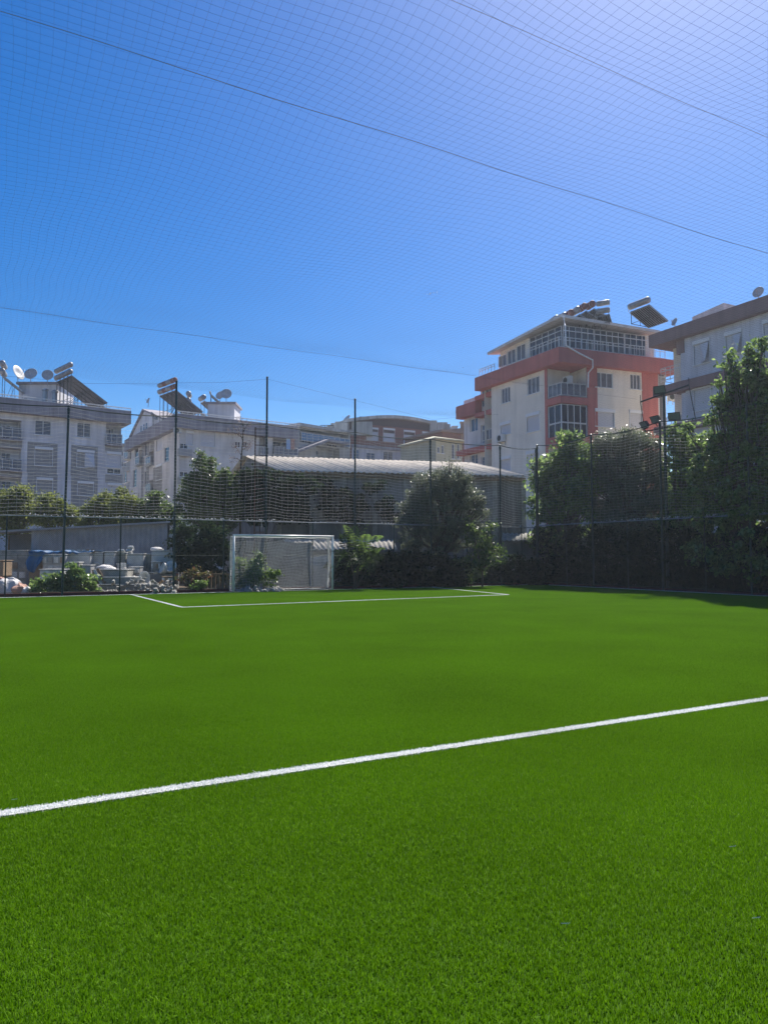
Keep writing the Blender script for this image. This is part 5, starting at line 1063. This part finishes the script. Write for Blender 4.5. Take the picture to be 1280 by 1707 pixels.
def leaves(blobs, n, size, m, par=None, name='crown', clump=.38, aspect=.5, droop=.3, hole=.35):
    """blobs: (centre, radius) ; leaves gathered in twiggy clumps that leave gaps"""
    ws = np.array([r ** 2 for _, r in blobs]); ws = ws / ws.sum(); V = []
    C, S = [], []
    for (c, r), w_ in zip(blobs, ws):
        k_ = max(6, int(26 * (r / clump / 2.2) ** 2 * (1 - hole) + 8)); dirs = rng.normal(0, 1, (k_, 3)); dirs /= np.linalg.norm(dirs, axis=1)[:, None]
        rad = r * rng.uniform(.3, 1.1, k_) ** .6 * np.where(rng.uniform(0, 1, k_) < .14, 1.28, 1.0); cc = np.asarray(c) + dirs * rad[:, None] * np.array([1, 1, .92]); nl = max(1, int(n * w_ / k_))
        cs = clump * rng.uniform(.45, 1.15, k_)
        p = np.repeat(cc, nl, 0) + rng.normal(0, 1, (k_ * nl, 3)) * np.repeat(cs, nl)[:, None] * np.array([.48, .48, .34])
        C.append(p); o_ = np.repeat(dirs, nl, 0); S.append(o_)
    P = np.concatenate(C); O = np.concatenate(S); P[:, 2] = np.maximum(P[:, 2], .03); q = len(P)
    d = O * .5 + rng.normal(0, .8, (q, 3)); d[:, 2] -= droop; d /= np.linalg.norm(d, axis=1)[:, None]
    nn_ = rng.normal(0, 1, (q, 3)) * .75 + np.array([0, 0, .8]); s_ = np.cross(d, nn_); s_ /= np.linalg.norm(s_, axis=1)[:, None] + 1e-9; up_ = np.cross(s_, d)
    L = size * rng.uniform(.55, 1.25, q)[:, None]; W = L * aspect
    a = P - d * L * .5; b_ = P + s_ * W * .5 - d * L * .08 + up_ * L * .06; c_ = P + d * L * .5; e = P - s_ * W * .5 - d * L * .08 + up_ * L * .06
    V = np.stack([a, b_, c_, e], 1).reshape(-1, 3); F_ = np.arange(q * 4).reshape(-1, 4)
    return npmesh(name, V, F_, m, par)
def limbs(par, base, blobs, r, m='bark', name='trunk', fork=.35):
    mb = MB(); base = np.asarray(base, float); c = sum(np.asarray(b_[0]) for b_ in blobs) / len(blobs); fz = base + (c - base) * fork; fz[2] = max(.3, fz[2])
    mb.tube([base, base + (fz - base) * .5 + rng.normal(0, .04, 3), fz], r, 8, r * .75)
    for cc, rr in blobs:
        cc = np.asarray(cc); mid = fz + (cc - fz) * .5 + rng.normal(0, .12, 3); mb.tube([fz, mid, cc], r * .55, 6, r * .15)
        for _ in range(3):
            e = cc + rng.normal(0, 1, 3) * rr * .55; mb.tube([mid, (mid + e) / 2 + rng.normal(0, .1, 3), e], r * .25, 5, r * .06)
    return mb.build(name, m, par, True)
def tree(name, label, blobs, n, size, m, cat='tree', group=None, clump=.38, aspect=.5, droop=.3, tr=.1, fork=.35, base=None, hole=.35):
    c = sum(np.asarray(b_[0]) * b_[1] for b_ in blobs) / sum(b_[1] for b_ in blobs); base = np.array([c[0], c[1], 0]) if base is None else np.asarray(base, float)
    t_ = thing(name, base, label, cat, group); limbs(t_, base, blobs, tr, fork=fork); leaves(blobs, n, size, m, t_, clump=clump, aspect=aspect, droop=droop, hole=hole, name='foliage' if cat in ('shrub', 'bush', 'creeper') else 'crown'); return t_
def PB(l, d):      # picture blobs (px, py, r_px[, extra depth]) at depth d
    out = []
    for b_ in l:
        dd = d + (b_[3] if len(b_) > 3 else 0); out.append((at(b_[0], b_[1], dd), b_[2] / FPX * dd))
    return out
def XB(l, off=.6):      # blobs behind the side fence: near surface at FX+off
    out = []
    for b_ in l:
        p = onX(b_[0], b_[1], FX + off + (b_[3] if len(b_) > 3 else 0)); dd = (p - CAM).dot(f0); r_ = b_[2] / FPX * dd; p = onX(b_[0], b_[1], FX + off + r_ * .8 + (b_[3] if len(b_) > 3 else 0)); dd = (p - CAM).dot(f0); out.append((p, b_[2] / FPX * dd))
    return out
# left background evergreens
tree('evergreen_tree', 'yellow green evergreen at the left edge above the metal store', PB([(2, 852, 26), (28, 838, 27), (20, 868, 30), (50, 850, 22), (40, 822, 12)], 42), 11000, .20, 'leaf_conifer', group='evergreens behind the store', clump=.5, tr=.16)
tree('evergreen_tree', 'rounded yellow green evergreen beside the first fence post', PB([(78, 846, 20), (92, 858, 20), (72, 868, 22), (112, 858, 15), (122, 866, 10), (98, 838, 9)], 41), 9000, .19, 'leaf_conifer', group='evergreens behind the store', clump=.45, tr=.14)
tree('evergreen_tree', 'darker pointed evergreen between the first two fence posts', PB([(158, 852, 18), (178, 845, 20), (172, 830, 11), (150, 868, 16), (196, 862, 18)], 41), 9000, .18, 'leaf_conifer', group='evergreens behind the store', clump=.42, tr=.14)
tree('evergreen_tree', 'bright rounded evergreen in the middle of the left bay', PB([(210, 843, 20), (205, 826, 9), (222, 860, 18), (228, 840, 10)], 40), 8000, .18, 'leaf_conifer', group='evergreens behind the store', clump=.42, tr=.14)
tree('evergreen_tree', 'dull green evergreen left of the second tall fence post', PB([(252, 842, 17), (268, 856, 20), (246, 862, 17), (285, 862, 16), (262, 826, 8)], 40), 8500, .18, 'leaf_mid', group='evergreens behind the store', clump=.42, tr=.14)
tree('broadleaf_tree', 'leafy tree with a thin top spire in front of the gabled block', PB([(340, 795, 22), (322, 808, 16), (362, 800, 22), (382, 806, 18), (345, 828, 28), (318, 842, 22), (375, 838, 26), (335, 860, 26), (336, 772, 11), (334, 757, 5), (372, 868, 22), (398, 850, 16), (352, 770, 7)], 37), 26000, .17, 'leaf_mid', clump=.36, tr=.14, aspect=.55)
# bare brown small tree
t_ = thing('bare_tree', at(403, 985, 38) * np.array([1, 1, 0]), 'small bare tree with brown seed heads left of the shed roof', 'tree'); mb = MB(); b0 = at(402, 985, 38) * np.array([1, 1, 0]); b1 = at(402, 768, 38); mb.tube([b0, at(400, 850, 38), b1, at(405, 735, 38), at(406, 705, 38)], .07, 6, .015)
tw = []
for (xa, ya, xb, yb) in ((403, 760, 390, 742), (404, 745, 420, 737), (404, 750, 416, 745), (405, 735, 396, 712), (406, 720, 414, 706), (405, 730, 386, 720), (402, 768, 388, 765), (406, 712, 400, 698)): a, c = at(xa, ya, 38), at(xb, yb, 38 + random.uniform(-.6, .6)); mb.tube([a, (a + c) / 2 + Z * .05, c], .02, 4, .008); tw.append((c, .22)); tw.append(((a + c) / 2, .16))
mb.build('trunk', 'bark', t_); leaves(tw, 900, .07, 'leaf_bare', t_, 'foliage', clump=.12)
# ivy climbing on the shed
t_ = thing('ivy', at(430, 985, 37) * np.array([1, 1, 0]), 'dark ivy covering the left end of the shed wall', 'creeper')
leaves(PB([(412, 800, 16), (425, 790, 14), (440, 800, 20), (455, 797, 12), (420, 830, 22), (445, 835, 24), (410, 855, 18), (432, 862, 20), (462, 830, 16), (480, 812, 14), (470, 855, 20), (402, 830, 10), (500, 800, 9), (495, 835, 20), (520, 812, 11), (505, 862, 16)], 37.3), 21000, .15, 'leaf_dark', t_, 'foliage', clump=.3, aspect=.8); limbs(t_, at(430, 985, 37.5) * np.array([1, 1, 0]), PB([(420, 830, 20), (450, 830, 20), (490, 830, 16)], 37.6), .06, name='stem')
t_ = thing('ivy', at(590, 985, 38) * np.array([1, 1, 0]), 'thin ivy patches in the middle of the shed wall', 'creeper')
leaves(PB([(550, 820, 16), (575, 830, 18), (600, 840, 16), (615, 815, 10), (545, 850, 14), (590, 860, 18), (640, 845, 15), (632, 810, 8), (535, 800, 7), (655, 860, 14)], 38.4), 7000, .14, 'leaf_dark', t_, 'foliage', clump=.3, aspect=.8, hole=.6); limbs(t_, at(590, 985, 38.5) * np.array([1, 1, 0]), PB([(560, 830, 16), (610, 840, 16)], 38.6), .05, name='stem')
# olive-grey shrub and its neighbours behind the far fence
tree('olive_tree', 'rounded grey green olive tree in front of the shed', PB([(728, 803, 20), (757, 800, 20), (775, 812, 18), (703, 815, 17), (790, 838, 15), (685, 842, 18), (741, 783, 6), (749, 770, 4), (752, 779, 5), (698, 795, 6), (780, 793, 6), (683, 822, 7), (804, 832, 6), (716, 788, 6), (765, 785, 6), (668, 845, 6), (806, 858, 8), (672, 872, 14), (712, 822, 24), (745, 828, 30), (775, 835, 26), (698, 852, 26), (735, 862, 40), (782, 866, 24), (690, 890, 26), (770, 900, 26), (722, 905, 34), (665 + 15, 865, 12), (796, 850, 10), (700, 800, 9)], 35.0), 42000, .13, 'leaf_olive', clump=.32, aspect=.30, tr=.13, hole=.35)
tree('broadleaf_shrub', 'glossy leaved shrub right of the olive tree', PB([(800, 900, 20), (822, 908, 16), (785, 880, 14), (812, 930, 22), (790, 945, 26), (818, 880, 9)], 33.8), 3000, .15, 'leaf_mid', 'shrub', clump=.32, aspect=.6, tr=.05)
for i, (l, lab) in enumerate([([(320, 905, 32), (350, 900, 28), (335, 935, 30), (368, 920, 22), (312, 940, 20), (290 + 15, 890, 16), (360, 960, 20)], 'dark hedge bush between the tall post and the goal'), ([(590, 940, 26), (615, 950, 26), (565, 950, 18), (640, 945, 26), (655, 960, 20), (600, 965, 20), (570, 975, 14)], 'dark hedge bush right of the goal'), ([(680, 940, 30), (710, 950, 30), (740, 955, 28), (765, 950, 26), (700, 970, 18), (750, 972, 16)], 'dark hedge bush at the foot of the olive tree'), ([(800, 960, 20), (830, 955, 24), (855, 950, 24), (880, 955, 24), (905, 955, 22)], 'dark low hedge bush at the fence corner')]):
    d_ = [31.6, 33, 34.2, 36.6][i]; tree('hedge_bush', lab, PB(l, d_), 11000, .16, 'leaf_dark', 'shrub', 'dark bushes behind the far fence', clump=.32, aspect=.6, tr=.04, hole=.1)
tree('fig_bush', 'bushy fig with yellow green leaves against the fence left of the goal', PB([(110, 965, 17), (128, 958, 14), (92, 970, 14), (145, 970, 14), (70, 978, 12), (120, 980, 18), (155, 984, 8), (95, 985, 14), (118, 945, 7), (140, 985, 12), (60, 985, 8)], 27.9), 3600, .17, 'leaf_mulberry', 'shrub', clump=.2, aspect=.6, tr=.03)
tree('light_shrub', 'yellow green shrub seen through the left half of the goal net', PB([(408, 955, 17), (400, 940, 10), (425, 950, 17), (437, 932, 9), (445, 965, 14), (458, 955, 9), (415, 972, 14), (400, 972, 14), (432, 925, 7)], 30.4), 5200, .13, 'leaf_light', 'shrub', clump=.18, aspect=.5, tr=.025)
tree('reddish_shrub', 'small reddish and green shrub left of the goal', PB([(325, 955, 11), (312, 962, 9), (335, 965, 10), (345, 958, 7), (322, 972, 10), (300, 968, 7)], 29.6), 1300, .11, 'leaf_autumn', 'shrub', clump=.16, aspect=.5, tr=.02)
tree('low_shrub', 'small bright green shrub in front of the reddish one', PB([(332, 976, 9), (342, 972, 6), (324, 980, 6)], 29.1), 700, .10, 'leaf_light', 'shrub', clump=.12, aspect=.5, tr=.015)
# plant with long drooping feathered fronds
t_ = thing('frond_plant', at(592, 985, 31.6) * np.array([1, 1, 0]), 'tall plant with long feathered fronds right of the goal', 'plant'); b0 = at(592, 985, 31.6) * np.array([1, 1, 0])
rs_ = random.Random(3)
for i, (x, y) in enumerate([(rs_.uniform(553, 640), rs_.uniform(872, 955)) for _ in range(16)] + [(560, 878), (575, 862), (592, 866), (615, 868), (632, 884), (640, 915), (632, 938), (605, 900), (555, 905), (562, 930), (625, 900), (585, 890), (570, 885), (618, 950), (612, 925)]):
    e = at(x, y, 31.4 + random.uniform(-.7, .3)); hub = at(random.uniform(568, 626), random.uniform(905, 962), 31.6); mid = (hub + e) / 2 + Z * rs_.uniform(.15, .5); e = e - Z * rs_.uniform(0, .35); mb = MB(); P = [hub * (1 - s_) ** 2 + mid * 2 * s_ * (1 - s_) + e * s_ ** 2 for s_ in np.linspace(0, 1, 14)]; mb.tube(P, .012, 4, .004)
    dv = (e - hub) / np.linalg.norm(e - hub); sv = np.cross(dv, Z); sv /= np.linalg.norm(sv); uv_ = np.cross(sv, dv)
    for k_ in range(2, 14):
        L_ = .30 * math.sin(math.pi * (k_ / 14) ** .8) + .05
        for s_ in (-1, 1):
            dd = (sv * s_ * .85 + dv * .4 - Z * .35); dd /= np.linalg.norm(dd); q = P[k_]; w_ = dv * .03; mb.quad(q - w_ * .4, q + dd * L_ * .5 + w_, q + dd * L_, q + dd * L_ * .5 - w_)
    mb.build('frond', 'leaf_light' if i % 5 == 0 else 'leaf_mid' if i % 2 else 'leaf_dark', t_)
mb = MB()
for _ in range(5): mb.tube([b0 + rng.normal(0, .06, 3) * np.array([1, 1, 0]), at(random.uniform(572, 622), random.uniform(905, 945), 31.6)], .035, 6, .02)
mb.build('stem', 'bark', t_)
# trees beyond the side fence
tree('broadleaf_tree', 'broadleaf tree at the corner of the two fences', XB([(985, 765, 22), (980, 800, 24), (978, 850, 24), (945, 755, 26), (925, 775, 24), (903, 800, 18), (960, 738, 13), (943, 728, 8), (925, 810, 30), (958, 800, 30), (905, 845, 26), (940, 850, 34), (970, 760, 18), (905, 890, 26), (945, 900, 32), (892, 775, 8), (975, 830, 22)], .5), 26000, .23, 'leaf_mulberry', clump=.46, tr=.16, aspect=.6, hole=.45)
tree('olive_tree', 'tall silvery olive tree rising over the side fence', XB([(1035, 740, 26), (1010, 742, 18), (1060, 738, 22), (1085, 745, 16), (1000, 735, 7), (1025, 775, 38), (1070, 785, 32), (1095, 770, 14), (995, 800, 26), (1040, 820, 40), (1085, 835, 26), (1005, 850, 32), (1050, 870, 40), (1090, 880, 24), (1098, 795, 17), (1100, 830, 18), (1010, 900, 26), (1045, 725, 9)], 1.0), 85000, .16, 'leaf_olive', clump=.40, aspect=.30, tr=.16, hole=.0)
tree('mulberry_tree', 'large glossy leaved tree spilling over the fence at the right edge', XB([(1200, 640, 6), (1194, 668, 7), (1207, 612, 5), (1212, 588, 4), (1186, 702, 8), (1145, 712, 7), (1247, 580, 5), (1258, 600, 13), (1270, 575, 8), (1240, 630, 20), (1275, 640, 28), (1222, 660, 16), (1210, 690, 18), (1250, 690, 32), (1290, 700, 40), (1225, 735, 30), (1190, 735, 20), (1265, 760, 42), (1200, 775, 30), (1165, 790, 20), (1235, 815, 40), (1300, 800, 50), (1190, 825, 28), (1270, 870, 44), (1212, 870, 34), (1178, 860, 16), (1165, 915, 16), (1190, 925, 22), (1240, 930, 34), (1205, 945, 14), (1285, 930, 40), (1226, 610, 5), (1218, 598, 4), (1160, 930, 9), (1320, 760, 38), (1325, 850, 38)], .05), 50000, .20, 'leaf_mulberry', clump=.33, aspect=.62, tr=.2, hole=.4)
tree('mulberry_tree', 'lower bright leaved tree just right of the floodlight mast', XB([(1118, 815, 20, 1.2), (1112, 850, 20, 1.2), (1125, 860, 16, .6), (1104, 790, 14, 1.0), (1130, 735, 20), (1148, 745, 22), (1125, 765, 18), (1165, 745, 16), (1140, 790, 26), (1130, 830, 22), (1160, 830, 24), (1120, 715, 7), (1150, 870, 24), (1120, 880, 24), (1180, 800, 20)], .7), 20000, .15, 'leaf_mulberry', clump=.3, aspect=.6, tr=.12, hole=.3)
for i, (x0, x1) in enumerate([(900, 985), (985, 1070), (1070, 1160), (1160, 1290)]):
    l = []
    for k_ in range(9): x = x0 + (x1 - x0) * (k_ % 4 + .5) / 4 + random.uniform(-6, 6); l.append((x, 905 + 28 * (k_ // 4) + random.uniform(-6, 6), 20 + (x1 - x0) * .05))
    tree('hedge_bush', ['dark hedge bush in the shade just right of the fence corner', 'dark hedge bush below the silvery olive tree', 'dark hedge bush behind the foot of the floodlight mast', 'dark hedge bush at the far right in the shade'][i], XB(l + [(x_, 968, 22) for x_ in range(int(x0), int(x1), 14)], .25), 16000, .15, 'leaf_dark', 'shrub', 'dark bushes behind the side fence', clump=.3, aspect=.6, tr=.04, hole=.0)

#@@HAZE
m = bpy.data.materials.new('haze'); m.use_nodes = True; t = m.node_tree; t.nodes.remove(t.nodes['Principled BSDF'])
pv = t.nodes.new('ShaderNodeVolumePrincipled'); pv.inputs['Color'].default_value = (.78, .87, 1, 1); pv.inputs['Density'].default_value = .00055; pv.inputs['Anisotropy'].default_value = .45
t.links.new(pv.outputs[0], t.nodes['Material Output'].inputs['Volume']); M['haze'] = m
g = MB(); g.box((-205, -155, -1.1), (265, 305, 24.5)); tag(g.build('haze', 'haze'), 'thin pale blue air between the pitch and the far houses', 'haze', kind='stuff')
